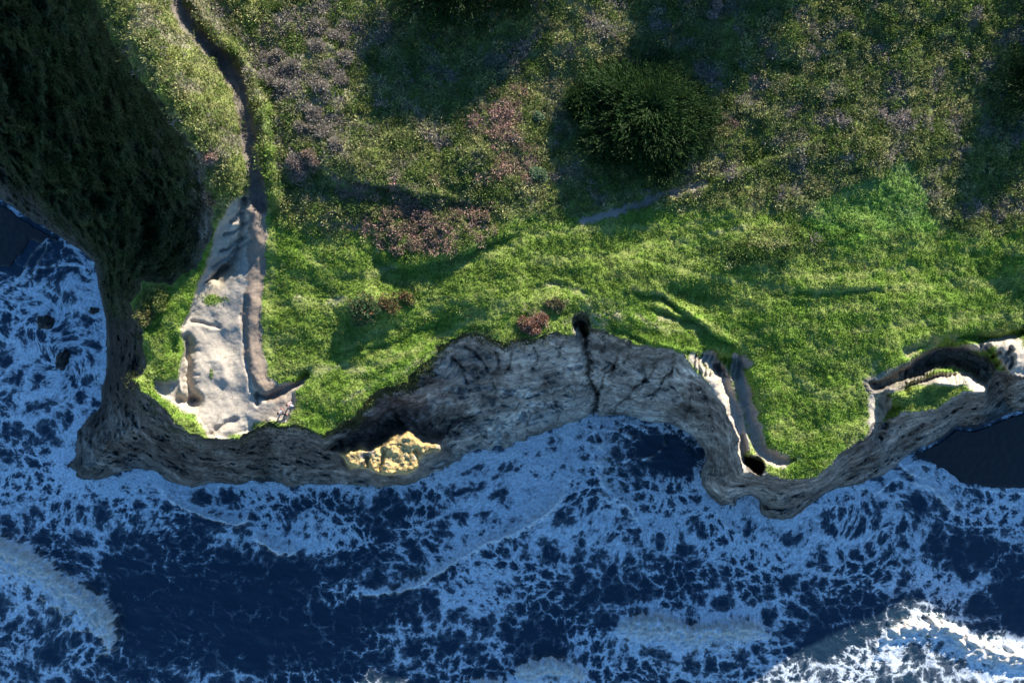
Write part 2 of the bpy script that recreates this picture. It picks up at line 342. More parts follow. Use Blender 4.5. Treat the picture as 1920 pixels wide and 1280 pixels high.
for (cx, cy, rx, ry, ang, k) in [(510,135,52,46,0,0.9),(600,120,60,100,-15,0.75),(565,315,38,28,20,1.0),(610,240,55,70,-20,0.7),(640,60,60,80,0,0.6),(560,40,60,40,0,0.4),
        (1500,150,120,50,-25,0.5),(1640,130,80,60,0,0.5),(1330,30,30,20,0,0.8),(1480,215,60,30,0,0.5),(1780,200,60,70,0,0.45),(1660,200,60,30,0,0.5),(1740,320,60,40,0,0.3),(1790,380,40,30,0,0.5),
        (1580,320,80,40,0,0.45),(1340,180,60,40,0,0.45),(1080,200,50,110,0,0.4),(1130,60,60,60,0,0.4)]:
    deadm = np.maximum(deadm, blob(cx, cy, rx, ry, ang, 0.7, 0.9) * k * (0.6 if cx > 1300 else 1))
lay(PINK, pinkm * ss(-0.25, 0.25, n_hi) * 0.75); lay(GREY, deadm * ss(-0.3, 0.2, n_hi) * 0.75)
lay(OLIVE2 * 1.15, blob(1090, 120, 75, 150, 0, 0.8) * 0.6); lay(DRY, blob(1115, 235, 28, 60, -15, 0.9) * 0.7)
drym = np.zeros(G.n, np.float32)
for pts, R in [([(560,560),(600,570),(640,562)],8),([(1000,540),(1040,535),(1090,550),(1110,590)],4),([(1190,540),(1250,556)],4),([(1700,660),(1740,645),(1790,632)],9),([(1610,735),(1625,710),(1655,672)],4),
        ([(1095,575),(1110,600),(1140,590),(1160,592)],9),([(1110,595),(1130,605)],11),([(1060,605),(1100,590)],5),([(1240,600),(1270,602)],7),([(1190,590),(1250,620),(1300,622)],3),([(1310,440),(1350,435),(1400,425)],5),
        ([(725,503),(745,500)],7),([(690,520),(735,515)],3),([(560,700),(620,690),(680,690)],8),([(1440,870),(1470,866),(1500,860)],8),([(1395,700),(1405,760),(1425,830),(1445,850)],5),
        ([(870,632),(900,628),(925,640)],4),([(640,755),(700,720),(780,680),(840,635)],4),([(1620,790),(1600,830),(1550,865)],3),([(1690,700),(1730,690),(1770,680)],7),([(1665,735),(1700,718)],10)]:
    drym = np.maximum(drym, polyline_m(pts, R, 4, 6))
lay(mix(DRY, SAND, 0.35), drym * 0.62 * ss(-0.5, 0.3, n_hi + n_mid))
for pts, R in [([(1310,345),(1420,300),(1560,245)],7),([(1660,120),(1740,60),(1825,8)],8),([(1555,245),(1556,300),(1560,345)],4),([(500,200),(505,330),(510,480)],14)]:
    lay(LUSH * 1.05, polyline_m(pts, R, 5, 5) * 0.7)
worn = np.zeros(G.n, np.float32)
for pts, R_ in [([(640,655),(760,600),(880,560),(985,520)],4),([(600,692),(700,685),(800,645),(960,560)],6),([(870,500),(960,462),(1050,435),(1150,425)],6),([(1000,490),(1150,480),(1300,512),(1500,542),(1700,540),(1920,520)],5),
        ([(1100,432),(1300,418),(1500,372)],6),([(1300,446),(1430,425),(1540,400)],5),([(1130,565),(1300,592),(1400,655)],4),([(1480,700),(1560,745),(1640,690)],5),([(1480,830),(1560,800),(1625,785)],5),([(500,395),(508,500),(498,620),(512,720)],9),
        ([(520,330),(640,350),(760,372),(900,392)],6),([(560,470),(650,520),(720,505)],5),([(1600,620),(1760,600),(1920,590)],6),([(1420,500),(1550,520),(1720,500)],8),([(900,600),(1000,560),(1090,545)],5),([(1150,480),(1240,455),(1330,460)],8)]:
    worn = np.maximum(worn, polyline_m(pts, R_, 5, 5))
lay(A(0.235, 0.265, 0.075), worn * 0.75 * ss(-0.6, 0.2, n_mid))
lay(LUSH * 0.62, ss(0.05, 0.5, fbm(VX * 0.3, VY * 0.55, 4, 161)) * 0.55 * (1 - scr) * (1 - worn)); lay(A(0.26, 0.30, 0.085), ss(0.12, 0.55, fbm(VX * 0.22, VY * 0.5, 4, 162)) * 0.5 * (1 - scr))
veg = np.ones(G.n, np.float32) * in_top
under = np.clip(scr * (1 - em) * (1 - deadm * 0.4), 0, 1)      # litter and soil under the scrub, darkened to put shade between bushes
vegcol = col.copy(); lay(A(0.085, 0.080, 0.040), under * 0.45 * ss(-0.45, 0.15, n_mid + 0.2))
# bare terrace and paths
w, m = region(BARE, 3); bare = np.zeros(G.n, np.float32); bare[w] = m
brown = np.zeros(G.n, np.float32)
wb, db, sb, sdb = stroke([(486,380),(484,450),(480,520),(474,580),(474,640),(482,690),(500,730),(520,740)], 30)
brown[wb] = ss(21, 15, db + 4 * n_hi[wb]) * 0.95
lay(SAND * (0.92 + 0.12 * n_mid[..., None]), bare); lay(mix(BROWN, SAND, 0.2), brown * bare); lay(mix(BROWN, SAND, 0.6), polyline_m([(548,735),(535,765),(490,780)], 16, 10, 10) * bare * 0.8)
lay(A(0.30,0.25,0.17), bare * polyline_m([(395,560),(412,520),(430,505)], 12, 4, 6) * 0.6)
pathm = np.maximum(polyline_m(PATH, 15, 3, 4), polyline_m(P2, 6, 2, 4) * 1.0); lay(A(0.15, 0.125, 0.11), pathm * 0.95)
lay(SAND * 0.75, polyline_m(P2, 6, 2, 4))
ridge_m = np.maximum.reduce([polyline_m([(1300,672),(1330,705),(1352,745),(1372,790),(1386,840),(1392,885)], 8, 3), polyline_m([(1330,672),(1345,690),(1362,730),(1380,780),(1392,840)], 14, 4),
   polyline_m([(1690,735),(1735,718),(1780,710),(1820,712),(1845,735)], 12, 3), polyline_m([(1895,655),(1915,690),(1960,690)], 26, 5), polyline_m([(1640,735),(1632,760),(1640,790)], 7, 2), polyline_m([(1400,872),(1425,895)], 14, 3),
   polyline_m([(1380,670),(1400,682)], 9, 3), polyline_m([(1700,690),(1760,662),(1830,650),(1890,640)], 7, 3), polyline_m([(1640,725),(1680,735)], 9, 4), polyline_m([(1640,795),(1660,745)], 14, 3), polyline_m([(1380,690),(1405,770),(1430,845),(1465,862)], 13, 3)])
ridge_m *= in_top
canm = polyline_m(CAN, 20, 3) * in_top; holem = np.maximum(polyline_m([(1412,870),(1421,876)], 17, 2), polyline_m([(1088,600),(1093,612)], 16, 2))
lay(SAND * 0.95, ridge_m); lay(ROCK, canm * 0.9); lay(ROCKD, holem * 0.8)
isl = [(1662,742),(1690,728),(1720,722),(1770,722),(1808,722),(1815,730),(1786,742),(1762,764),(1720,772),(1695,772)]
w, m = region(isl, 3); im = np.zeros(G.n, np.float32); im[w] = m; lay(LUSH2 * 0.9, im)
ridge_m = np.clip(ridge_m - im, 0, 1)
notveg = np.clip(np.maximum.reduce([bare, pathm, ridge_m, canm * (1 - im), holem, drym * 0.5]), 0, 1)
# green tufts on the terrace
for (cx, cy, rx, ry) in [(360,784,10,7),(452,822,14,8),(487,799,16,8),(396,700,3,9),(405,560,18,8)]:
    b = blob(cx, cy, rx, ry, 0, 0.8, 1.2); lay(LUSH, b * 0.9); notveg = notveg * (1 - b)
# cliff colours
cl = (~in_top) & in_land
cm = cl.astype(np.float32)
vein = fbm(cxw * 0.35 + w1 * 0.6, cyw * 0.35 + zc * 0.22, 5, 121)
rock = ROCK * (1 + 0.35 * vein[..., None]) ; rock = mix(rock, ROCKD, (ss(0.05, 0.5, fbm(cxw * 0.22, cyw * 0.3 + zc * 0.1, 5, 122) + 0.12 * (gul - 0.6)) * 0.8)[..., None])
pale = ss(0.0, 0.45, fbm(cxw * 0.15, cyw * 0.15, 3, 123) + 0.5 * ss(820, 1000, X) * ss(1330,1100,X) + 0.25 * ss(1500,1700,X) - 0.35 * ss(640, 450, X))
rock = mix(rock, A(0.36, 0.33, 0.28) * (1 + 0.25 * vein[..., None]), (pale * 0.65)[..., None])
mott = fbm(cxw * 1.6, cyw * 1.6, 4, 131)
rock = rock * (1 + 0.4 * np.clip(mott, -0.8, 0.8)[..., None]) * (1 - 0.35 * ss(0.3, 0.75, beds))[..., None] * (1 - 0.5 * ss(0.10, 0.0, np.abs(fbm(cxw * 0.5 + w1*0.3, cyw * 0.5 + zc * 0.2, 3, 133))) * ss(-0.1, 0.3, vein))[..., None]
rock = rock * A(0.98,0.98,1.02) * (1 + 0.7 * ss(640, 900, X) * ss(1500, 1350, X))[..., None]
for pts, R_ in [([(975,802),(1030,786),(1080,758),(1105,735)],16),([(825,695),(850,700),(868,722)],12),([(870,665),(920,680),(960,672),(1010,668),(1060,650)],11),([(840,722),(870,712)],8),([(935,752),(1000,748),(1060,715)],4),([(934,770),(935,860)],3),([(1040,785),(1100,770)],8),([(1180,690),(1260,740)],14),([(1160,760),(1230,780)],12)]:
    mm_ = (polyline_m(pts, R_, R_ * 0.6, 7) * 0.65)[..., None]; rock = rock * (1 - mm_) + A(0.37, 0.35, 0.32) * mm_
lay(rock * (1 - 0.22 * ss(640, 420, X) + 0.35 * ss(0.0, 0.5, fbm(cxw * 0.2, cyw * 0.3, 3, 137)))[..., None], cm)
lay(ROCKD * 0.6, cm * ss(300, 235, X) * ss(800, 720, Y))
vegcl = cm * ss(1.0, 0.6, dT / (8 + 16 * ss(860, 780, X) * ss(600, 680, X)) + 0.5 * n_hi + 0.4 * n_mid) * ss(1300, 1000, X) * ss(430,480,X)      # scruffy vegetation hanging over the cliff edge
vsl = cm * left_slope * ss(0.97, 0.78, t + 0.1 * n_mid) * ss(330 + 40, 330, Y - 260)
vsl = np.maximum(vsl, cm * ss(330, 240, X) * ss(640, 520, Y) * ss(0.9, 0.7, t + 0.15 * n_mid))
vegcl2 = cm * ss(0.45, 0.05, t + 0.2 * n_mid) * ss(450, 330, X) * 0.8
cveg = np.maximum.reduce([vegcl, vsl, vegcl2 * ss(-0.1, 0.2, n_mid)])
lay(mix(SCRUB, ROCKD, 0.15) * 0.32 * (1 + 0.6 * n_mid[..., None]), cveg * 0.92)  # brush colour darkened, the shade of the slope is painted in
w, m = region(PATCH, 3); m = m * ss(-0.9, -0.2, n_mid[w] + 0.6 * n_hi[w]) * ss(-6.0, -4.2, z[w]); pm = np.zeros(G.n, np.float32); pm[w] = m; lay(CREAM * (1 + 0.15 * vein[..., None]), pm * cm * 0.95)  # cream rock tone kept to the sunlit top, partly painted sunlight
wet = cm * ss(0.86, 0.97, t + 0.03 * n_mid) * ss(1700, 1500, X); lay(mix(ROCK, ROCKD, 0.6), wet * 0.7)
lay(ROCKD * 0.8, polyline_m([(480,810),(495,850),(490,890)], 14, 8, 14) * cm * 0.8)
lay(ROCKD * 0.6, polyline_m([(1096,620),(1104,680),(1106,710),(1120,740),(1114,770),(1110,795)], 4, 3, 4) * cm * 0.9)
for r in RILLS: lay(ROCKD * 0.9, polyline_m(r, 1.5, 2.2, 2) * cm * 0.75)
lay(A(0.030, 0.031, 0.034), np.where(out, 1.0, 0)); lay(A(0.030, 0.031, 0.034), beach * (z < SEA + 1.2))
col *= (1 + 0.10 * n_hi[..., None])
col = np.clip(col, 0.004, 0.8)
veg = np.where(in_top, 1 - notveg, 0); veg = np.maximum(veg, cveg * cl)

# ------------------------------------------------------------------ materials
def new_mat(name):
    m = bpy.data.materials.new(name); m.use_nodes = True; nt = m.node_tree; nt.nodes.clear()
    o = nt.nodes.new('ShaderNodeOutputMaterial'); return m, nt, o
def N(nt, t, **kw):
    n = nt.nodes.new(t)
    for k, v in kw.items():
        if k.startswith('_'): setattr(n, k[1:], v)
        else: n.inputs[k.replace('__', ' ')].default_value = v
    return n
def attr_mat(name, attr='col', rough=0.95, bump=0.0, bscale=8.0, var=0.25, vscale=6.0, transl=0.0, bdist=0.05):
    m, nt, o = new_mat(name); L = nt.links.new
    a = N(nt, 'ShaderNodeAttribute', _attribute_name=attr); b = N(nt, 'ShaderNodeBsdfPrincipled', Roughness=rough)
    b.inputs['Specular IOR Level'].default_value = 0.15
    g = N(nt, 'ShaderNodeNewGeometry')
    nz = N(nt, 'ShaderNodeTexNoise', Scale=vscale, Detail=5.0, Roughness=0.65); L(g.outputs['Position'], nz.inputs['Vector'])
    mr = N(nt, 'ShaderNodeMapRange'); mr.inputs['From Min'].default_value = 0.3; mr.inputs['From Max'].default_value = 0.7
    mr.inputs['To Min'].default_value = 1 - var; mr.inputs['To Max'].default_value = 1 + var; L(nz.outputs[0], mr.inputs[0])
    vm = N(nt, 'ShaderNodeVectorMath', _operation='SCALE'); L(a.outputs['Color'], vm.inputs[0]); L(mr.outputs[0], vm.inputs['Scale'])
    L(vm.outputs[0], b.inputs['Base Color'])
    if bump:
        n2 = N(nt, 'ShaderNodeTexNoise', Scale=bscale, Detail=6.0, Roughness=0.7); L(g.outputs['Position'], n2.inputs['Vector'])
        bp = N(nt, 'ShaderNodeBump', Strength=bump, Distance=bdist); L(n2.outputs[0], bp.inputs['Height']); L(bp.outputs[0], b.inputs['Normal'])
    if transl:
        tr = N(nt, 'ShaderNodeBsdfTranslucent'); L(vm.outputs[0], tr.inputs['Color']); mx = N(nt, 'ShaderNodeMixShader'); mx.inputs[0].default_value = transl
        L(b.outputs[0], mx.inputs[1]); L(tr.outputs[0], mx.inputs[2]); L(mx.outputs[0], o.inputs[0])
    else: L(b.outputs[0], o.inputs[0])
    return m
M_ground = attr_mat('meadow_ground', bump=0.8, bscale=5, bdist=0.12, var=0.35, vscale=5)
M_cliff = attr_mat('cliff_rock', bump=0.9, bscale=1.8, bdist=0.22, var=0.28, vscale=1.6)
nt_ = M_cliff.node_tree; bpn = [n for n in nt_.nodes if n.type == 'BUMP'][0]; n2_ = bpn.inputs['Height'].links[0].from_node
rg_ = nt_.nodes.new('ShaderNodeTexNoise'); rg_.noise_type = 'RIDGED_MULTIFRACTAL'; rg_.inputs['Scale'].default_value = 0.7; rg_.inputs['Detail'].default_value = 7.0; rg_.inputs['Distortion'].default_value = 0.9
bp_ = nt_.nodes.new('ShaderNodeBump'); bp_.invert = True; bp_.inputs['Strength'].default_value = 0.8; bp_.inputs['Distance'].default_value = 0.12
gg_ = [n for n in nt_.nodes if n.type == 'NEW_GEOMETRY'][0]; nt_.links.new(gg_.outputs['Position'], rg_.inputs['Vector']); nt_.links.new(rg_.outputs[0], bp_.inputs['Height']); nt_.links.new(bp_.outputs[0], bpn.inputs['Normal'])
def cliff_detail():
    nt = M_cliff.node_tree; L = nt.links.new; g = [n for n in nt.nodes if n.type == 'NEW_GEOMETRY'][0]; b = [n for n in nt.nodes if n.type == 'BSDF_PRINCIPLED'][0]
    mp = nt.nodes.new('ShaderNodeMapping'); mp.inputs['Rotation'].default_value = (0.22, -0.16, 0); mp.inputs['Scale'].default_value = (0.42, 0.42, 0.95); L(g.outputs['Position'], mp.inputs['Vector'])
    wn_ = nt.nodes.new('ShaderNodeTexNoise'); wn_.inputs['Scale'].default_value = 0.3; wn_.inputs['Detail'].default_value = 3; L(g.outputs['Position'], wn_.inputs['Vector'])
    ad = nt.nodes.new('ShaderNodeVectorMath'); ad.operation = 'MULTIPLY_ADD'; L(wn_.outputs['Color'], ad.inputs[0]); ad.inputs[1].default_value = (1.6, 1.6, 1.8); L(mp.outputs[0], ad.inputs[2])
    bn = nt.nodes.new('ShaderNodeTexNoise'); bn.inputs['Scale'].default_value = 1.3; bn.inputs['Detail'].default_value = 9; bn.inputs['Roughness'].default_value = 0.62; L(ad.outputs[0], bn.inputs['Vector'])
    vo = nt.nodes.new('ShaderNodeTexVoronoi'); vo.feature = 'DISTANCE_TO_EDGE'; vo.inputs['Scale'].default_value = 0.55; L(ad.outputs[0], vo.inputs['Vector'])
    jr = nt.nodes.new('ShaderNodeMapRange'); jr.inputs['From Min'].default_value = 0.0; jr.inputs['From Max'].default_value = 0.035; jr.inputs['To Min'].default_value = 0.55; jr.inputs['To Max'].default_value = 1.0; L(vo.outputs['Distance'], jr.inputs[0])
    br = nt.nodes.new('ShaderNodeMapRange'); br.inputs['From Min'].default_value = 0.36; br.inputs['From Max'].default_value = 0.64; br.inputs['To Min'].default_value = 0.68; br.inputs['To Max'].default_value = 1.32; L(bn.outputs[0], br.inputs[0])
    mu = nt.nodes.new('ShaderNodeMath'); mu.operation = 'MULTIPLY'; L(jr.outputs[0], mu.inputs[0]); L(br.outputs[0], mu.inputs[1])
    fv = nt.nodes.new('ShaderNodeTexVoronoi'); fv.inputs['Scale'].default_value = 1.5; L(ad.outputs[0], fv.inputs['Vector'])
    f2_ = nt.nodes.new('ShaderNodeTexVoronoi'); f2_.inputs['Scale'].default_value = 4.2; L(ad.outputs[0], f2_.inputs['Vector'])
    sep = nt.nodes.new('ShaderNodeSeparateColor'); L(fv.outputs['Color'], sep.inputs[0]); fr = nt.nodes.new('ShaderNodeMapRange'); fr.inputs['To Min'].default_value = 0.84; fr.inputs['To Max'].default_value = 1.16; L(sep.outputs[0], fr.inputs[0])
    m2 = nt.nodes.new('ShaderNodeMath'); m2.operation = 'MULTIPLY'; L(mu.outputs[0], m2.inputs[0]); L(fr.outputs[0], m2.inputs[1]); mu = m2
    fa = nt.nodes.new('ShaderNodeMath'); fa.operation = 'MULTIPLY_ADD'; L(f2_.outputs['Distance'], fa.inputs[0]); fa.inputs[1].default_value = 0.4; L(fv.outputs['Distance'], fa.inputs[2])
    fb_ = nt.nodes.new('ShaderNodeBump'); fb_.invert = True; fb_.inputs['Strength'].default_value = 1.0; fb_.inputs['Distance'].default_value = 0.32; L(fa.outputs[0], fb_.inputs['Height']); L(b.inputs['Normal'].links[0].from_socket, fb_.inputs['Normal']); L(fb_.outputs[0], b.inputs['Normal'])
    old = b.inputs['Base Color'].links[0].from_socket; sc_ = nt.nodes.new('ShaderNodeVectorMath'); sc_.operation = 'SCALE'; L(old, sc_.inputs[0]); L(mu.outputs[0], sc_.inputs['Scale']); L(sc_.outputs[0], b.inputs['Base Color'])
    bp = nt.nodes.new('ShaderNodeBump'); bp.inputs['Strength'].default_value = 0.9; bp.inputs['Distance'].default_value = 0.2; L(mu.outputs[0], bp.inputs['Height']); o_ = b.inputs['Normal'].links[0].from_socket; L(o_, bp.inputs['Normal']); L(bp.outputs[0], b.inputs['Normal'])
cliff_detail()
M_sand = attr_mat('bare_sandstone', bump=0.7, bscale=5, bdist=0.05, var=0.14, vscale=3)
M_path = attr_mat('path_earth', bump=0.8, bscale=6, bdist=0.06, var=0.2)
M_beach = attr_mat('wet_sand', rough=0.35, bump=0.3, bscale=3, var=0.25)
M_leaf = attr_mat('leaf', rough=0.6, var=0.0, transl=0.25)
def sand_detail():
    nt = M_sand.node_tree; L = nt.links.new; g = [n for n in nt.nodes if n.type == 'NEW_GEOMETRY'][0]; b = [n for n in nt.nodes if n.type == 'BSDF_PRINCIPLED'][0]
    wn_ = nt.nodes.new('ShaderNodeTexNoise'); wn_.inputs['Scale'].default_value = 1.2; wn_.inputs['Detail'].default_value = 3; L(g.outputs['Position'], wn_.inputs['Vector'])
    ad = nt.nodes.new('ShaderNodeVectorMath'); ad.operation = 'MULTIPLY_ADD'; L(wn_.outputs['Color'], ad.inputs[0]); ad.inputs[1].default_value = (1.2, 1.2, 1.2); L(g.outputs['Position'], ad.inputs[2])
    vo = nt.nodes.new('ShaderNodeTexVoronoi'); vo.feature = 'DISTANCE_TO_EDGE'; vo.inputs['Scale'].default_value = 0.45; L(ad.outputs[0], vo.inputs['Vector'])
    jr = nt.nodes.new('ShaderNodeMapRange'); jr.inputs['From Max'].default_value = 0.03; jr.inputs['To Min'].default_value = 0.72; jr.inputs['To Max'].default_value = 1.0; L(vo.outputs['Distance'], jr.inputs[0])
    gr = nt.nodes.new('ShaderNodeTexNoise'); gr.inputs['Scale'].default_value = 11; gr.inputs['Detail'].default_value = 4; gr.inputs['Roughness'].default_value = 0.8; L(g.outputs['Position'], gr.inputs['Vector'])
    g2 = nt.nodes.new('ShaderNodeMapRange'); g2.inputs['From Min'].default_value = 0.30; g2.inputs['From Max'].default_value = 0.6; g2.inputs['To Min'].default_value = 0.66; g2.inputs['To Max'].default_value = 1.08; L(gr.outputs[0], g2.inputs[0])
    mu = nt.nodes.new('ShaderNodeMath'); mu.operation = 'MULTIPLY'; L(jr.outputs[0], mu.inputs[0]); L(g2.outputs[0], mu.inputs[1])
    old = b.inputs['Base Color'].links[0].from_socket; sc_ = nt.nodes.new('ShaderNodeVectorMath'); sc_.operation = 'SCALE'; L(old, sc_.inputs[0]); L(mu.outputs[0], sc_.inputs['Scale']); L(sc_.outputs[0], b.inputs['Base Color'])
sand_detail()
def flat_mat(name, c, rough=0.8, var=0.2, vs=6, bump=0.3):
    m, nt, o = new_mat(name); L = nt.links.new; b = N(nt, 'ShaderNodeBsdfPrincipled', Roughness=rough)
    b.inputs['Specular IOR Level'].default_value = 0.2
    g = N(nt, 'ShaderNodeTexCoord'); nz = N(nt, 'ShaderNodeTexNoise', Scale=vs, Detail=6.0); L(g.outputs['Object'], nz.inputs['Vector'])
    cr = N(nt, 'ShaderNodeValToRGB'); cr.color_ramp.elements[0].position = 0.3; cr.color_ramp.elements[1].position = 0.7
    cr.color_ramp.elements[0].color = tuple(x * (1 - var) for x in c) + (1,); cr.color_ramp.elements[1].color = tuple(min(1, x * (1 + var)) for x in c) + (1,)
    L(nz.outputs[0], cr.inputs[0]); L(cr.outputs[0], b.inputs['Base Color'])
    bp = N(nt, 'ShaderNodeBump', Strength=bump, Distance=0.03); L(nz.outputs[0], bp.inputs['Height']); L(bp.outputs[0], b.inputs['Normal']); L(b.outputs[0], o.inputs[0])
    return m

# ------------------------------------------------------------------ mesh helpers
def mesh_np(name, V, Fq, mat, cols=None, parent=None, smooth=True, extra=None):
    me = bpy.data.meshes.new(name); k = Fq.shape[1]
    me.vertices.add(len(V)); me.vertices.foreach_set('co', np.ascontiguousarray(V, np.float32).ravel())
    me.loops.add(len(Fq) * k); me.loops.foreach_set('vertex_index', np.ascontiguousarray(Fq, np.int32).ravel())
    me.polygons.add(len(Fq)); me.polygons.foreach_set('loop_start', np.arange(len(Fq), dtype=np.int32) * k)
    me.polygons.foreach_set('loop_total', np.full(len(Fq), k, np.int32))
    me.update(calc_edges=True)
    if smooth: me.polygons.foreach_set('use_smooth', np.ones(len(Fq), bool))
    if cols is not None:
        a = me.color_attributes.new('col', 'FLOAT_COLOR', 'POINT'); c4 = np.ones((len(V), 4), np.float32); c4[:, :3] = cols; a.data.foreach_set('color', c4.ravel())
    for nm, (tp, arr) in (extra or {}).items():
        a = me.attributes.new(nm, tp, 'POINT'); a.data.foreach_set('vector' if tp == 'FLOAT_VECTOR' else 'value', np.ascontiguousarray(arr, np.float32).ravel())
    me.materials.append(mat); me.validate()
    o = bpy.data.objects.new(name, me); COL.objects.link(o)
    if parent: o.parent = parent
    return o
def tag(o, label=None, cat=None, group=None, kind=None):
    if label: o['label'] = label
    if cat: o['category'] = cat
    if group: o['group'] = group
    if kind: o['kind'] = kind
    return o
def grid_part(g, P, sel, name, mat, cols=None, extra=None):
    ny, nx = g.n; idx = np.arange(ny * nx).reshape(ny, nx)
    q = np.stack([idx[1:, :-1], idx[1:, 1:], idx[:-1, 1:], idx[:-1, :-1]], -1)[sel]      # counter-clockwise seen from above
    u, inv = np.unique(q, return_inverse=True); q = inv.reshape(-1, 4)
    ex = {k: (tp, a.reshape(-1, a.shape[-1])[u] if a.ndim == 3 else a.ravel()[u]) for k, (tp, a) in (extra or {}).items()}
    return mesh_np(name, P.reshape(-1, 3)[u], q, mat, cols.reshape(-1, 3)[u] if cols is not None else None, extra=ex)

P3 = np.stack([VX, VY, z], -1)
def cell(a): return (a[1:, 1:] + a[1:, :-1] + a[:-1, 1:] + a[:-1, :-1]) / 4
cz = cell(z)
c_top = cell(in_top.astype(np.float32)) > 0.5; c_bare = cell(np.maximum(bare, ridge_m)) > 0.5; c_path = (cell(pathm) > 0.5) & ~c_bare
c_can = cell(np.maximum(canm * (1 - im), holem)) > 0.5; c_beach = (cell(beach) > 0.25) & (cz < SEA + 0.9) | (cell(out.astype(np.float32)) > 0.5)
keep = cz > SEA - 1.9
c_cliff = ((~c_top) | c_can) & ~c_beach
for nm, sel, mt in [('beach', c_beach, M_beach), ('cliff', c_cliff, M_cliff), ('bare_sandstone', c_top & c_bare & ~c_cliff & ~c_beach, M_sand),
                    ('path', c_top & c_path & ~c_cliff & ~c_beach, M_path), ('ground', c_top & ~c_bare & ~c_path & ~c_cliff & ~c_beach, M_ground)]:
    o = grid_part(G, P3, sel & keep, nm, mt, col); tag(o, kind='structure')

# ------------------------------------------------------------------ the sea
GS = Grid(axis(-50, 1970, 2.0, -3500, 5000), axis(380, 1330, 2.0, -900, 4200))
SX, SY = GS.X, GS.Y; sc = (D - SEA) / F
sx = (SX - 960) * sc; sy = -(SY - 640) * sc
sn_lo = fbm(sx * 0.10, sy * 0.10, 4, 201); sn_mid = fbm(sx * 0.4, sy * 0.4, 4, 202); sn_hi = fbm(sx * 1.6, sy * 1.6, 4, 203)
SWX = SX + 8 * fbm(sx * 0.22, sy * 0.22, 1, 204) + 2.5 * fbm(sx * 0.7, sy * 0.7, 1, 206); SWY = SY + 8 * fbm(sx * 0.22, sy * 0.22, 1, 205) + 2.5 * fbm(sx * 0.7, sy * 0.7, 1, 207)
dens = 0.51 + 0.22 * sn_lo + 0.07 * sn_mid; fluff = np.zeros(GS.n, np.float32); wz = np.zeros(GS.n, np.float32); lace = np.zeros(GS.n, np.float32)
def sblob(cx, cy, rx, ry, ang, dv, soft=0.9):
    global dens
    c, s = math.cos(math.radians(ang)), math.sin(math.radians(ang))
    u = ((SWX - cx) * c + (SWY - cy) * s) / rx; v = (-(SWX - cx) * s + (SWY - cy) * c) / ry
    dens += dv * ss(1 + soft * 0.5, 1 - soft * 0.5, np.sqrt(u * u + v * v))
for a in [(400,1130,190,120,10,-0.30),(330,1180,120,110,0,-0.20),(560,1230,120,90,0,-0.14),(300,1000,70,40,-20,-0.15),(110,1035,50,30,30,-0.25),(680,1060,60,40,-20,-0.12),(640,1210,80,70,0,-0.20),
          (740,1120,120,45,-15,-0.28),(820,1230,160,80,-15,-0.14),(700,960,70,40,0,-0.14),(1130,1100,70,60,60,-0.20),(1230,960,90,60,0,0.05),(1200,830,90,45,10,-0.20),(1260,850,60,40,10,-0.5),
          (1590,1160,130,50,-25,-0.32),(1480,1130,80,50,0,-0.12),(1800,1040,60,32,-15,-0.4),(1830,1020,60,26,0,-0.2),(1910,1110,50,60,0,-0.35),(1870,1150,60,40,0,-0.3),(1560,1200,90,20,-20,-0.2),(1650,1262,240,40,-6,0.10),(1690,1210,40,20,0,0.0),
          (1060,860,110,70,-30,0.17),(980,930,170,60,-35,0.15),(640,1065,120,25,-5,-0.18),(1090,980,60,40,-30,0.12),(520,1075,110,45,10,-0.1),(870,1105,60,30,-30,0.16),(940,1180,60,60,-60,0.12),(1010,1200,60,50,0,-0.2),(1250,1090,120,30,-10,-0.14),(1400,1100,60,30,0,-0.12),(860,1000,170,45,-25,0.08),(1000,1060,120,50,-30,0.10),(1440,1040,150,38,-10,0.20),(1330,1000,140,50,0,0.12),(1570,970,110,60,-20,0.14),(1720,1090,90,30,-15,0.20),
          (110,640,90,150,0,0.14),(60,900,120,60,0,0.16),(150,950,120,50,0,0.10),(260,920,60,25,0,0.25),(270,1000,90,28,-20,0.16),(490,930,60,30,0,0.14),(590,1000,90,40,5,0.20),(780,960,140,60,-15,0.0),(900,870,90,30,-15,0.15),
          (30,480,80,60,0,-0.40),(100,470,70,34,20,-0.25),(1900,980,60,50,0,0.12),(1300,1230,120,50,0,0.0),(40,1150,60,50,0,-0.1),(130,1240,90,60,0,-0.16),(60,1250,70,60,0,0.1),(860,1140,70,40,-20,0.12),(740,1200,60,30,-20,0.10)]:
    sblob(*a)
def sstroke(pts, R):
    P = smooth_poly(pts, 4); w = GS.win(P, R * 2.2 + 12); d, s, sd_, L = pdist(SWX[w], SWY[w], P); return w, d, s / L, sd_
def crest(pts, front, back, h, f, dd=0.5, sgn=1, ends=0.5):
    """bore: sharp front on one side (sgn), long rough back on the other"""
    w, d, s, sd_ = sstroke(pts, max(front, back)); sdd = sd_ * sgn
    fade = np.clip(np.sin(np.pi * np.clip(s, 0.01, 0.99)) * 2, 0, 1) ** ends; d = np.clip(d + min(front, 10) * (1.3 * np.abs(gn(sx[w] * 0.75, sy[w] * 0.75, 230)) * 2 - 0.45 + 0.5 * np.abs(gn(sx[w] * 1.9, sy[w] * 1.9, 232)) * 2 + 0.5 * sn_mid[w]), 0, None)
    e = np.where(sdd > 0, np.exp(-(d / front) ** 2), np.exp(-(d / back) ** 1.4)) * fade
    wz[w] += h * e; fluff[w] = np.maximum(fluff[w], f * e); dens[w] += dd * e
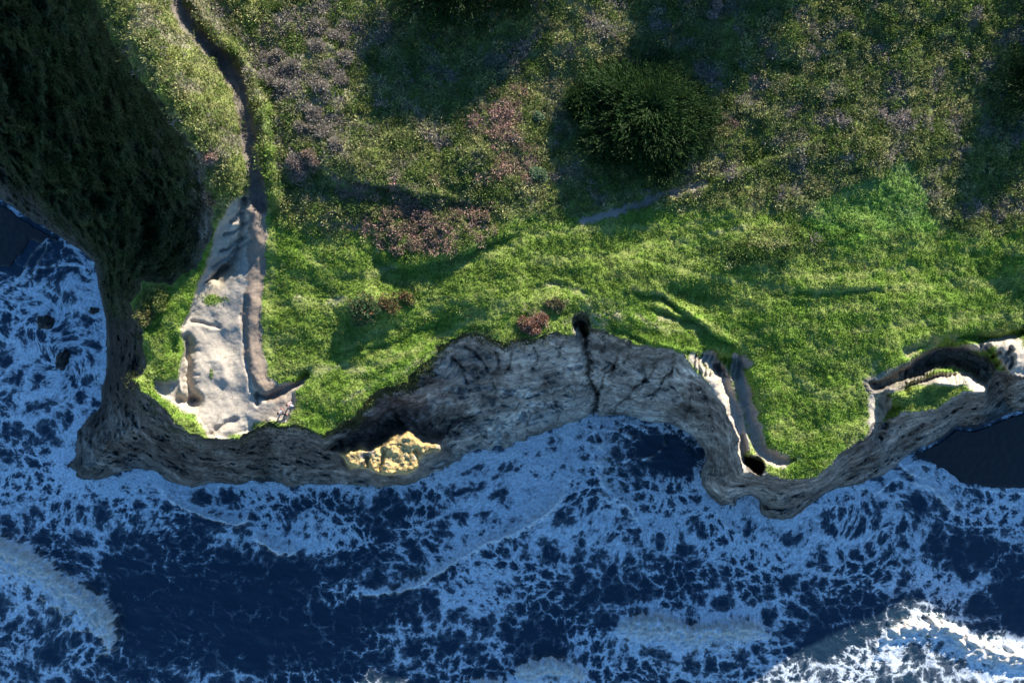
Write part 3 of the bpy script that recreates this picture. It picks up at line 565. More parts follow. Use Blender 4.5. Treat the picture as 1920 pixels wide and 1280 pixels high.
# broken white breakers
crest([(-60,985),(0,1012),(45,1030),(100,1062),(145,1095),(185,1125),(215,1160),(222,1195),(205,1215)], 9, 46, 1.3, 1.0, 0.7, -1)
crest([(1150,1190),(1185,1165),(1230,1160),(1290,1172),(1340,1168),(1400,1165),(1432,1180),(1440,1200)], 9, 42, 1.0, 0.95, 0.55, -1)
crest([(960,1262),(1000,1245),(1040,1236),(1078,1250),(1100,1275)], 9, 34, 0.9, 0.95, 0.5, -1)
crest([(1650,1215),(1672,1182),(1700,1165),(1745,1162),(1790,1180),(1830,1205),(1870,1216),(1915,1226),(1990,1250)], 9, 28, 1.1, 1.0, 0.9, -1)
crest([(860,1285),(920,1280),(970,1290)], 9, 30, 0.5, 0.8, 0.4, -1)
# small steepening wavelets with a bright thread of foam on the seaward lip
for pts, s_ in [([(300,912),(330,935),(370,955),(410,972),(440,981),(462,972),(472,955)],1),([(484,1005),(500,1020),(525,1035),(552,1038)],1),
            ([(668,1112),(720,1108),(775,1096),(815,1078),(850,1052),(900,1022),(955,1003),(1005,972),(1040,940),(1058,905),(1062,880)],1)]:
    crest(pts, 6, 20, 0.55, 0.45, 0.45, s_); crest(pts, 2.6, 5.5, 0.15, 0.30, 1.0, s_)
for pts in [[(1128,800),(1125,860),(1132,900),(1150,930),(1180,958),(1203,985),(1195,1012),(1185,1030)],[(1690,868),(1715,885),(1745,910),(1775,950),(1790,965),(1840,975)],[(1680,872),(1720,866),(1765,880),(1790,902),(1830,917),(1880,922),(1960,915)],
            [(97,448),(70,470),(50,505),(30,525)],[(0,540),(40,525),(90,500),(140,495),(172,500)],[(92,450),(80,485),(60,530)],[(1128,805),(1160,815),(1185,830)],[(1165,870),(1195,858),(1240,862)],[(1240,800),(1245,830),(1225,850),(1200,862)],
            [(1350,955),(1358,975),(1380,998)],[(1150,792),(1190,800),(1215,812)],[(1640,930),(1655,910),(1690,890)]]:
    crest(pts, 3, 5, 0.12, 0.35, 0.45, 1, 0.4)
for pts in [[(1128,800),(1125,860),(1132,900),(1150,930),(1180,958),(1203,985)],[(1690,868),(1745,910),(1790,965)]]:
    crest(pts, 10, 34, 0.25, 0.42, 0.28, 1)
# foam gathers where the water meets the rock
w = GS.win(COAST[1:82], 60); dc, _, _, _ = pdist(SWX[w], SWY[w], COAST[1:82]); dens[w] += 0.30 * np.exp(-(dc / 12) ** 2)
dn = np.zeros(GS.n, np.float32)
for b in BEACHES:
    w = GS.win(b, 30); i = inside(SWX[w], SWY[w], b); d, _, _, _ = pdist(SWX[w], SWY[w], b, True); dens[w] -= 0.55 * ss(0, 16, np.where(i, d, -d))
# rolling swell and foam relief
wz += 0.03 * fbm(sx * 0.7 + sy * 0.4, sy * 1.3, 2, 216) + 0.12 * fbm(sx * 0.16 + sy * 0.10, sy * 0.28, 3, 211) + 0.05 * sn_mid + fluff * (0.55 * ridged(sx * 0.8, sy * 0.8, 2, 212, 0.5) + 0.12 * fbm(sx * 1.6, sy * 1.6, 1, 231)) 
wz *= np.where((np.abs(SX - 960) < 1200) & (SY < 1400), 1, 0.3)
# foam pattern coordinates: world metres, swirled round the two rocks and drawn out along the currents
fx, fy = sx.copy(), sy.copy()
def swirl(cx, cy, R, a):
    global fx, fy
    X0, Y0 = (cx - 960) * sc, -(cy - 640) * sc; r = np.hypot(sx - X0, sy - Y0); th = a * np.exp(-(r / R) ** 2)
    dx, dy = fx - X0, fy - Y0; fx = X0 + dx * np.cos(th) - dy * np.sin(th); fy = Y0 + dx * np.sin(th) + dy * np.cos(th)
for a in [(85,605,2.0,1.1),(118,672,2.2,-1.1),(150,510,1.8,0.9)]:
    swirl(*a)
fx = fx + 0.7 * fbm(sx * 0.12, sy * 0.12, 2, 221); fy = fy + 0.7 * fbm(sx * 0.12, sy * 0.12, 2, 222)
# drawn-out streaks: compress one axis locally
def stretch(cx, cy, rx, ry, ang, k):
    global fx, fy
    u = (SX - cx) / rx; v = (SY - cy) / ry; m = np.exp(-(u * u + v * v)); c, s = math.cos(math.radians(ang)), -math.sin(math.radians(ang))
    X0, Y0 = (cx - 960) * sc, -(cy - 640) * sc; dx, dy = fx - X0, fy - Y0; al = dx * c + dy * s
    fx = fx - al * c * k * m; fy = fy - al * s * k * m
for a in [(1600,1000,170,90,110,0.45),(120,1180,130,110,120,0.5),(1000,950,220,120,-35,0.35),(1760,930,120,60,60,0.4),(760,1150,160,100,-35,0.3),(330,1000,160,60,-25,0.35)]:
    stretch(*a)
flow = np.stack([fx, fy, np.zeros_like(fx)], -1)

M_sea, nt, mo = new_mat('sea_water_and_foam'); L = nt.links.new
def math_n(op, a, b=None, c=None, clamp=False):
    n = nt.nodes.new('ShaderNodeMath'); n.operation = op; n.use_clamp = clamp
    for i, v in enumerate((a, b, c)):
        if v is None: continue
        if isinstance(v, (int, float)): n.inputs[i].default_value = v
        else: L(v, n.inputs[i])
    return n.outputs[0]
def sstep(lo, hi, v):
    n = nt.nodes.new('ShaderNodeMapRange'); n.interpolation_type = 'SMOOTHSTEP'
    for nm, q in (('From Min', lo), ('From Max', hi)):
        if isinstance(q, (int, float)): n.inputs[nm].default_value = q
        else: L(q, n.inputs[nm])
    L(v, n.inputs[0]); return n.outputs[0]
aF = N(nt, 'ShaderNodeAttribute', _attribute_name='flow').outputs['Vector']; aD = N(nt, 'ShaderNodeAttribute', _attribute_name='dens').outputs['Fac']
aU = N(nt, 'ShaderNodeAttribute', _attribute_name='fluff').outputs['Fac']
def warp(vec, scale, amp, det=3.0, rough=0.6):
    n = N(nt, 'ShaderNodeTexNoise', Scale=scale, Detail=det, Roughness=rough); L(vec, n.inputs['Vector'])
    s = N(nt, 'ShaderNodeVectorMath', _operation='SUBTRACT'); s.inputs[1].default_value = (0.5, 0.5, 0.5); L(n.outputs['Color'], s.inputs[0])
    k = N(nt, 'ShaderNodeVectorMath', _operation='SCALE'); L(s.outputs[0], k.inputs[0]); k.inputs['Scale'].default_value = amp
    ad = N(nt, 'ShaderNodeVectorMath', _operation='ADD'); L(vec, ad.inputs[0]); L(k.outputs[0], ad.inputs[1]); return ad.outputs[0]
v1 = warp(aF, 0.5, 0.9, 1.0); v2 = warp(v1, 1.8, 0.26, 1.0)
def vor(vec, scale):
    n = N(nt, 'ShaderNodeTexVoronoi', _feature='DISTANCE_TO_EDGE', _voronoi_dimensions='2D', Scale=scale); L(vec, n.inputs['Vector']); return n.outputs['Distance']
szn = N(nt, 'ShaderNodeTexNoise', Scale=0.13, Detail=2.0); L(aF, szn.inputs['Vector']); szm = sstep(0.42, 0.58, szn.outputs[0])
def mixf(a, b, t):
    n = nt.nodes.new('ShaderNodeMix'); n.data_type = 'FLOAT'; L(t, n.inputs[0]); L(a, n.inputs[2]); L(b, n.inputs[3]); return n.outputs[0]
d1 = mixf(vor(v2, 0.30), vor(v2, 0.62), szm); d2 = mixf(vor(v2, 0.85), vor(v2, 1.5), szm); d3 = vor(warp(v2, 5.0, 0.08, 0.0), 2.6)
e1 = math_n('SUBTRACT', 1.0, math_n('MULTIPLY', d1, 2.6, None, True)); e2 = math_n('SUBTRACT', 1.0, math_n('MULTIPLY', d2, 3.2, None, True)); e3 = math_n('SUBTRACT', 1.0, math_n('MULTIPLY', d3, 3.6, None, True))
big = N(nt, 'ShaderNodeTexNoise', Scale=0.55, Detail=6.0, Roughness=0.62); L(aF, big.inputs['Vector'])
fin = N(nt, 'ShaderNodeTexNoise', Scale=3.2, Detail=7.0, Roughness=0.68); L(aF, fin.inputs['Vector'])
pat = math_n('ADD', math_n('MULTIPLY', e1, 0.56), math_n('MULTIPLY', e2, 0.28)); pat = math_n('ADD', pat, math_n('MULTIPLY', e3, 0.10))
pat = math_n('ADD', pat, math_n('MULTIPLY', math_n('SUBTRACT', big.outputs[0], 0.5), 0.85)); pat = math_n('ADD', pat, math_n('MULTIPLY', math_n('SUBTRACT', fin.outputs[0], 0.5), 0.42))
smp = nt.nodes.new('ShaderNodeMapping'); smp.inputs['Rotation'].default_value = (0, 0, math.radians(-32)); smp.inputs['Scale'].default_value = (0.16, 0.75, 1); L(v1, smp.inputs['Vector'])
stn = N(nt, 'ShaderNodeTexNoise', Scale=1.0, Detail=5.0, Roughness=0.6); L(smp.outputs[0], stn.inputs['Vector']); pat = math_n('ADD', pat, math_n('MULTIPLY', math_n('SUBTRACT', stn.outputs[0], 0.5), 0.85))
thr = math_n('SUBTRACT', 1.06, aD)
xs = math_n('SUBTRACT', pat, thr)
foam = math_n('ADD', math_n('MULTIPLY', sstep(-0.34, -0.02, xs), 0.13), math_n('ADD', math_n('MULTIPLY', sstep(-0.03, 0.035, xs), 0.47), math_n('MULTIPLY', sstep(0.05, 0.28, xs), 0.40)))
fl2 = N(nt, 'ShaderNodeTexNoise', Scale=1.3, Detail=4.0, Roughness=0.5); L(v1, fl2.inputs['Vector'])
foam = math_n('MAXIMUM', foam, math_n('MULTIPLY', sstep(0.10, 0.34, math_n('SUBTRACT', aU, math_n('MULTIPLY', fl2.outputs[0], 0.35))), sstep(0.22, 0.50, math_n('ADD', fin.outputs[0], math_n('MULTIPLY', aU, 0.12)))))
water = N(nt, 'ShaderNodeBsdfPrincipled', Roughness=0.12); water.inputs['Base Color'].default_value = (0.028, 0.036, 0.030, 1); water.inputs['IOR'].default_value = 1.33
wcr = N(nt, 'ShaderNodeMixRGB'); wcr.inputs[1].default_value = (0.013, 0.032, 0.056, 1); wcr.inputs[2].default_value = (0.13, 0.12, 0.075, 1); L(sstep(0.05, 0.8, aU), wcr.inputs[0]); L(wcr.outputs[0], water.inputs['Base Color'])
fb = N(nt, 'ShaderNodeBsdfPrincipled', Roughness=0.9); fcr = N(nt, 'ShaderNodeMixRGB'); fcr.inputs[1].default_value = (0.74, 0.81, 0.88, 1); fcr.inputs[2].default_value = (0.66, 0.61, 0.54, 1)
L(math_n('MULTIPLY', sstep(0.2, 0.75, aU), sstep(0.30, 0.52, fl2.outputs[0])), fcr.inputs[0])
fvar = N(nt, 'ShaderNodeVectorMath', _operation='SCALE'); L(fcr.outputs[0], fvar.inputs[0]); mrv = N(nt, 'ShaderNodeMapRange'); mrv.inputs['From Min'].default_value = 0.3; mrv.inputs['From Max'].default_value = 0.7; mrv.inputs['To Min'].default_value = 0.42; mrv.inputs['To Max'].default_value = 1.12
L(fin.outputs[0], mrv.inputs[0]); L(mrv.outputs[0], fvar.inputs['Scale']); L(fvar.outputs[0], fb.inputs['Base Color'])
bh = math_n('ADD', math_n('MULTIPLY', foam, 0.5), math_n('MULTIPLY', fin.outputs[0], 0.5))
bp = N(nt, 'ShaderNodeBump', Strength=0.7, Distance=0.16); L(bh, bp.inputs['Height']); L(bp.outputs[0], fb.inputs['Normal'])
rip = N(nt, 'ShaderNodeTexNoise', Scale=3.0, Detail=5.0); L(v1, rip.inputs['Vector']); bp2 = N(nt, 'ShaderNodeBump', Strength=0.6, Distance=0.12); L(rip.outputs[0], bp2.inputs['Height']); L(bp2.outputs[0], water.inputs['Normal'])
ms = N(nt, 'ShaderNodeMixShader'); L(foam, ms.inputs[0]); L(water.outputs[0], ms.inputs[1]); L(fb.outputs[0], ms.inputs[2]); L(ms.outputs[0], mo.inputs[0])

PS = np.stack([sx * 1.0, sy * 1.0, SEA + wz], -1)
# leave out water cells buried well inside the land
il = inside(SX, SY, COAST); sel = np.ones((GS.n[0] - 1, GS.n[1] - 1), bool)
dcl = np.zeros(GS.n, np.float32); ok = il & (np.abs(SX - 960) < 1400)
dd_, _, _, _ = pdist(SX[ok], SY[ok], COAST[:85]); dcl[ok] = dd_
sel &= ~(cell(((dcl > 60)).astype(np.float32)) > 0.99)
o = grid_part(GS, PS, sel, 'water', M_sea, None, {'flow': ('FLOAT_VECTOR', flow), 'dens': ('FLOAT', dens), 'fluff': ('FLOAT', fluff)}); tag(o, kind='structure')

# ------------------------------------------------------------------ vegetation
def sample(px, py, *arrs):
    i = np.clip(np.searchsorted(G.ax, px) - 1, 0, len(G.ax) - 2); j = np.clip(np.searchsorted(G.ay, py) - 1, 0, len(G.ay) - 2)
    u = (px - G.ax[i]) / (G.ax[i + 1] - G.ax[i]); v = (py - G.ay[j]) / (G.ay[j + 1] - G.ay[j]); out_ = []
    for a in arrs:
        if a.ndim == 3: u_, v_ = u[:, None], v[:, None]
        else: u_, v_ = u, v
        out_.append((a[j, i] * (1 - u_) + a[j, i + 1] * u_) * (1 - v_) + (a[j + 1, i] * (1 - u_) + a[j + 1, i + 1] * u_) * v_)
    return out_
def gp(px, py):
    """ground point under a traced position"""
    zz = float(sample(np.array([px], float), np.array([py], float), z)[0][0]); k = (D - zz) / F
    return Vector(((px - 960) * k, -(py - 640) * k, zz))
def cards(Pt, Dv, ln, wd, cols, name=None, mat=None, taper=0.35, droop=0.0):
    """leaf-sized quads: base point, direction, length, width, colour"""
    n = len(Pt); Dv = Dv / np.linalg.norm(Dv, axis=1, keepdims=True)
    r = rng.normal(size=(n, 3)); sdv = np.cross(Dv, r); sdv /= np.linalg.norm(sdv, axis=1, keepdims=True) + 1e-6
    a = Pt - sdv * wd[:, None] * 0.5; b = Pt + sdv * wd[:, None] * 0.5
    mid = Pt + Dv * ln[:, None]; mid[:, 2] -= droop * ln
    c = mid + sdv * wd[:, None] * 0.5 * taper; d = mid - sdv * wd[:, None] * 0.5 * taper
    V = np.stack([a, b, c, d], 1).reshape(-1, 3); Fq = np.arange(4 * n).reshape(n, 4)
    C = np.repeat(cols, 4, 0)
    return V, Fq, C
def build_cards(name, V, Fq, C, mat=M_leaf, parent=None):
    return mesh_np(name, V, Fq, mat, np.clip(C, 0, 1), parent, smooth=False)

def scatter(n, x0, x1, y0, y1, prob):
    px = rng.uniform(x0, x1, n); py = rng.uniform(y0, y1, n)
    p = prob(px, py); k = rng.random(n) < p; return px[k], py[k]
# meadow grass and herbs
px, py = scatter(1050000, -50, 1970, -50, 905, lambda a, b: sample(a, b, np.clip(veg * in_top, 0, 1))[0])
zz, cc, sm = sample(px, py, z, col, scrubm); k = (D - zz) / F
Pt = np.stack([(px - 960) * k, -(py - 640) * k, zz - 0.02], 1); n = len(px)
clump = fbm(Pt[:, 0] * 1.3, Pt[:, 1] * 1.3, 3, 301)
az = rng.uniform(0, 2 * np.pi, n); tilt = np.radians(rng.uniform(35, 88, n))
Dv = np.stack([np.cos(az) * np.sin(tilt), np.sin(az) * np.sin(tilt), np.cos(tilt)], 1)
ln = rng.uniform(0.09, 0.23, n) * (1 + 0.6 * np.clip(clump, -0.6, 1)) * (1 - 0.45 * sample(px, py, worn)[0]); wd = rng.uniform(0.04, 0.10, n)
hv = rng.normal(0, 0.11, (n, 1)); cc = cc * (1 + hv) * (1 + 0.18 * clump[:, None]) * (1 + rng.normal(0, 0.07, (n, 3)))
dryc = rng.random(n) < 0.03 + 0.12 * np.clip(fbm(Pt[:, 0] * 0.25, Pt[:, 1] * 0.25, 3, 305), 0, 1); cc[dryc] = DRY * rng.uniform(0.6, 1.0, (dryc.sum(), 1))
o = build_cards('grass', *cards(Pt, Dv, ln, wd, cc)); tag(o, 'short green meadow grass and herbs covering the clifftop and hillside', 'grass', kind='stuff')

def bush_cards(bx, by, br, bc, per, flat=0.75, lw=(0.05, 0.12), ll=(0.10, 0.24)):
    """many small bushes: centres (photo px), radii in metres, colours"""
    zz = sample(bx, by, z)[0]; k = (D - zz) / F; C0 = np.stack([(bx - 960) * k, -(by - 640) * k, zz], 1)
    m = (per * (br / 0.5) ** 2).astype(int) + 6; idx = np.repeat(np.arange(len(bx)), m); n = len(idx)
    d = rng.normal(size=(n, 3)); d[:, 2] = np.abs(d[:, 2]) * 1.0 + 0.05; d /= np.linalg.norm(d, axis=1, keepdims=True)
    r = br[idx] * rng.uniform(0.55, 1.05, n) * (1 + 0.25 * np.sin(d[:, 0] * 5 + idx) * np.cos(d[:, 1] * 6 + idx * 1.7))
    Pt = C0[idx] + d * r[:, None] * np.array([1, 1, flat]); Dv = d + rng.normal(0, 0.5, (n, 3))
    c = bc[idx] * (1 + rng.normal(0, 0.2, (n, 1))) * (1 + rng.normal(0, 0.06, (n, 3)))
    return cards(Pt, Dv, rng.uniform(ll[0], ll[1], n), rng.uniform(lw[0], lw[1], n), c)
# coastal scrub covering the hillside
px, py = scatter(30000, -50, 1970, -60, 560, lambda a, b: sample(a, b, np.clip(scrubm * (1 - notveg) * in_top, 0, 1))[0] * 0.50)
cc = sample(px, py, col)[0]; n = len(px); r = rng.random(n); dm, pk, gm = sample(px, py, deadm, pinkm, greym)
bc = sample(px, py, vegcol)[0]; ax_, ay_ = (px - 960) * 0.05, (640 - py) * 0.05; q1 = fbm(ax_ * 0.55, ay_ * 0.55, 3, 311) + rng.normal(0, 0.12, n); q2 = fbm(ax_ * 0.45, ay_ * 0.45, 3, 312) + rng.normal(0, 0.12, n)
bc[q1 > 0.12] = SCRUB * 1.15; bc[q1 < -0.38] = OLIVE2 * 1.1
g_ = q2 > 0.72 - 0.40 * np.clip(gm, 0, 1) - 0.75 * dm; bc[g_] = GREY * 0.95; p_ = (q2 > 0.45 - 0.8 * pk) & (pk > 0.08); bc[p_] = PINK * 0.9
bc = bc * rng.uniform(0.75, 1.25, (n, 1)); br = rng.uniform(0.18, 0.46, n) * (1 + 0.9 * rng.random(n) ** 5)
o = build_cards('coastal_scrub', *bush_cards(px, py, br, bc, 34, 0.8)); tag(o, 'low mixed olive and grey coastal scrub over the hillside above the meadow', 'scrub', kind='stuff')
# brush on the western slope and cliff lip, shade put into its colours
px, py = scatter(26000, -50, 1180, -60, 860, lambda a, b: sample(a, b, np.clip(cveg * cl, 0, 1))[0] * 0.5)
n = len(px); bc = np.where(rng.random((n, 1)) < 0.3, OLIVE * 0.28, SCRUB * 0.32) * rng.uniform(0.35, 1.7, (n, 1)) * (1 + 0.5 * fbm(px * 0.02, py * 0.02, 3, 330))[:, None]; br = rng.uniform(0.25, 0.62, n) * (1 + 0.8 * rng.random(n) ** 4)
o = build_cards('slope_brush', *bush_cards(px, py, br, bc, 26, 0.8)); tag(o, 'dense brush with shade painted into its colour on the steep western slope and cliff lips', 'brush', kind='stuff')

# ---- shrubs one can tell apart
M_bark = flat_mat('bark', (0.11, 0.085, 0.065)); M_twig = flat_mat('grey_twigs', (0.2, 0.17, 0.15))
def tube(p0, p1, r0, r1, n=7, jit=0.0, seg=4):
    pts = [Vector(p0).lerp(Vector(p1), i / seg) + Vector((random.uniform(-1, 1), random.uniform(-1, 1), random.uniform(-1, 1))) * (jit if 0 < i < seg else 0) for i in range(seg + 1)]
    ax = (Vector(p1) - Vector(p0)).normalized(); u = ax.orthogonal().normalized(); v = ax.cross(u); V = []; Fq = []
    for i, p in enumerate(pts):
        r = r0 + (r1 - r0) * i / seg
        for k in range(n): a = 2 * math.pi * k / n; V.append(p + (u * math.cos(a) + v * math.sin(a)) * r)
    for i in range(seg):
        for k in range(n): Fq.append((i * n + k, i * n + (k + 1) % n, (i + 1) * n + (k + 1) % n, (i + 1) * n + k))
    return [tuple(q) for q in V], Fq
def tubes(name, specs, mat, parent):
    V = []; Fq = []
    for s in specs:
        v, f = tube(*s[0], **s[1]); o_ = len(V); V += v; Fq += [tuple(i + o_ for i in q) for q in f]
    return mesh_np(name, np.array(V, np.float32), np.array(Fq, np.int32), mat, None, parent)
def empty(name, loc):
    o = bpy.data.objects.new(name, None); o.location = loc; o.empty_display_size = 0.3; COL.objects.link(o); return o
def shrub(name, px, py, rx, ry, h, c1, c2, label, cat='shrub', group=None, n=900, lobes=9, ll=(0.10, 0.24), lw=(0.05, 0.11), mixp=0.35):
    """rx, ry in photo px; a mound of leaf lobes over a few stems"""
    C = gp(px, py); root = empty(name, C); k = (D - C.z) / F; RX, RY = rx * k, ry * k
    L_ = []; st = []
    for i in range(lobes):
        a = random.uniform(0, 6.28); q = math.sqrt(random.random()) * 0.75; x, y = math.cos(a) * q * RX, math.sin(a) * q * RY
        gz = gp(px + x / k, py - y / k).z - C.z
        hh = h * (1 - 0.5 * q * q) * random.uniform(0.65, 1.0); L_.append((x, y, gz + hh * 0.45, random.uniform(0.30, 0.48) * min(RX, RY), hh * 0.55))
        st.append((((x * 0.2, y * 0.2, -0.1), (x, y, gz + hh * 0.5), 0.035, 0.012), dict(n=5, jit=0.04, seg=3)))
    idx = rng.integers(0, lobes, n); Lb = np.array(L_); d = rng.normal(size=(n, 3)); d[:, 2] = np.abs(d[:, 2]) * 0.9 - 0.15; d /= np.linalg.norm(d, axis=1, keepdims=True)
    q = rng.uniform(0.6, 1.08, n)[:, None]
    Pt = Lb[idx][:, :3] + d * q * np.stack([Lb[idx][:, 3], Lb[idx][:, 3], Lb[idx][:, 4]], 1); Dv = d + rng.normal(0, 0.45, (n, 3))
    c = np.where(rng.random((n, 1)) < mixp, c2, c1) * (1 + rng.normal(0, 0.2, (n, 1))) * (0.85 + 0.3 * rng.random(lobes))[idx][:, None]
    build_cards('foliage', *cards(Pt, Dv, rng.uniform(ll[0], ll[1], n), rng.uniform(lw[0], lw[1], n), c), parent=root)
    tubes('stem', st, M_twig, root)
    tag(root, label, cat, group); return root
SAGE = A(0.13, 0.19, 0.11); RUST = A(0.30, 0.14, 0.08); DG = A(0.045, 0.085, 0.02); PALE = A(0.34, 0.28, 0.24)
shrub('shrub', 685, 583, 33, 34, 1.3, A(0.07, 0.13, 0.055), RUST, 'large rounded dark green shrub standing alone in the bright meadow west of centre', n=4200, lobes=16, mixp=0.12)
shrub('shrub', 745, 565, 38, 22, 0.9, A(0.10, 0.13, 0.05), RUST, 'green and rust coloured shrub touching the east side of the round dark green shrub', n=2400, lobes=12, mixp=0.35)
shrub('dead_shrub', 1000, 604, 28, 22, 0.9, RUST * 0.9, A(0.28, 0.20, 0.17), 'reddish brown dried shrub on the clifftop above the middle of the cove', n=2400, lobes=12, mixp=0.45, cat='dead shrub')
shrub('dead_shrub', 1040, 572, 20, 14, 0.5, A(0.22, 0.17, 0.11), DG, 'small brown and green shrub just inland of the reddish dried one', n=900, lobes=8, cat='dead shrub')
shrub('dead_shrub', 555, 315, 24, 24, 0.9, PALE * 0.9, A(0.22, 0.17, 0.16), 'pale grey leafless shrub with a rounded outline below the grey thicket', n=2200, lobes=10, lw=(0.03, 0.07), cat='dead shrub')
shrub('dead_shrub', 583, 300, 16, 24, 0.8, A(0.34, 0.23, 0.17), PALE, 'tan twiggy shrub attached to the east side of the pale grey leafless one', n=1300, lobes=8, lw=(0.03, 0.07), cat='dead shrub')
shrub('dead_shrub', 396, 298, 14, 9, 0.5, A(0.40, 0.26, 0.19), PALE, 'small pinkish dead bush on the ridge west of the footpath', n=600, lobes=6, cat='dead shrub')
shrub('dead_shrub', 392, 370, 8, 15, 0.5, A(0.36, 0.25, 0.17), DG, 'narrow tan dead bush at the shadow edge above the bare terrace', n=500, lobes=6, cat='dead shrub')
shrub('shrub', 945, 137, 16, 17, 1.1, A(0.09, 0.12, 0.09), SAGE, 'round blue-grey bush in the shade below the trees at the top', n=1200, lobes=8)
shrub('shrub', 1010, 330, 15, 18, 0.8, SAGE * 1.15, A(0.22, 0.30, 0.16), 'pale sage green bush left of the tree shadow', n=900, lobes=8)
shrub('shrub', 1010, 222, 9, 9, 0.6, SAGE * 1.3, SAGE, 'tiny silvery green bush uphill of the pale sage bush', n=350, lobes=5)
shrub('shrub', 1052, 336, 6, 6, 0.4, SAGE * 1.3, SAGE, 'smallest silvery bush, inside the edge of the big tree shadow', n=200, lobes=5)
shrub('shrub', 297, 560, 30, 24, 1.4, OLIVE * 0.9, A(0.07, 0.12, 0.03), 'olive bush with a dense crown on the edge of the western headland', n=2800, lobes=14)
shrub('shrub', 272, 592, 20, 26, 1.0, A(0.16, 0.15, 0.07), OLIVE, 'dry olive bush overhanging the western cliff beside the dense olive one', n=1700, lobes=10)
shrub('shrub', 1338, 20, 14, 22, 1.0, GREY * 1.1, PALE, 'grey twiggy bush at the top edge right of the big tree', n=900, lobes=8, cat='shrub')
shrub('shrub', 905, 405, 30, 14, 0.7, PINK, SCRUB, 'pinkish brown bush at the right end of the pink heath patch', n=1200, lobes=8)
# the grey thicket right of the path
GT = [(490,118,20,'northwest'),(520,105,16,''),(545,128,18,''),(500,150,18,''),(530,158,16,''),(595,95,20,''),(618,128,18,''),(600,160,20,''),(640,70,20,''),(588,215,18,''),(612,250,20,''),(570,240,16,''),(640,150,16,''),(600,50,18,''),(650,110,18,''),(632,272,16,'')]
GL = ['grey leafless bush at the left end of the thicket beside the footpath bend','grey leafless bush on the upper rim of the thicket by the footpath bend','grey leafless bush in the middle of the thicket near the footpath bend',
 'grey leafless bush on the lower left rim of the footpath thicket','grey leafless bush at the lower right corner of the footpath thicket','grey bush heading the straggling row east of the footpath thicket','grey bush just below the head of the straggling row',
 'grey bush halfway down the straggling row east of the footpath','grey bush beside the top tree shadow, highest of its row but one','grey bush in the lower row above the rounded leafless pair','grey bush right above the tan twiggy shrub',
 'grey bush on the left flank of the lower row','grey bush against the dark shade of the top trees','topmost grey bush of the straggling row','grey bush touching the left edge of the top shade','lowest and rightmost grey bush of the row']
for (a, b, r, _), lb in zip(GT, GL):
    shrub('dead_shrub', a, b, r, r * 0.9, 0.7, GREY * 1.15, A(0.15, 0.14, 0.09), lb, 'dead shrub', 'grey leafless bushes east of the footpath', n=900, lobes=8, lw=(0.03, 0.07), ll=(0.12, 0.3))
# pink heath clumps
PH = [(722,408,'pink and green heath clump at the upper left of the pink patch'),(748,395,'pink heath clump on the upper rim of the patch, second from the left'),(780,392,'pink heath clump at the centre of the upper rim'),(738,440,'pink heath clump at the lower left of the patch'),
 (770,425,'greyish pink heath clump in the middle of the patch'),(800,412,'pink heath clump right of the middle of the patch'),(775,460,'pink heath clump at the bottom of the patch'),(812,445,'pink heath clump at the lower right of the patch'),(835,425,'pink heath clump on the right side of the patch'),(850,405,'pale pink heath clump at the upper right of the patch'),(745,468,'dark pink heath clump hugging the bottom left rim')]
for a, b, lb in PH:
    shrub('heath_clump', a, b, 17, 14, 0.55, PINK * 1.05, A(0.10, 0.13, 0.06), lb, 'heath clump', 'pink heath clumps in the meadow', n=800, lobes=8, mixp=0.5, ll=(0.08, 0.18))

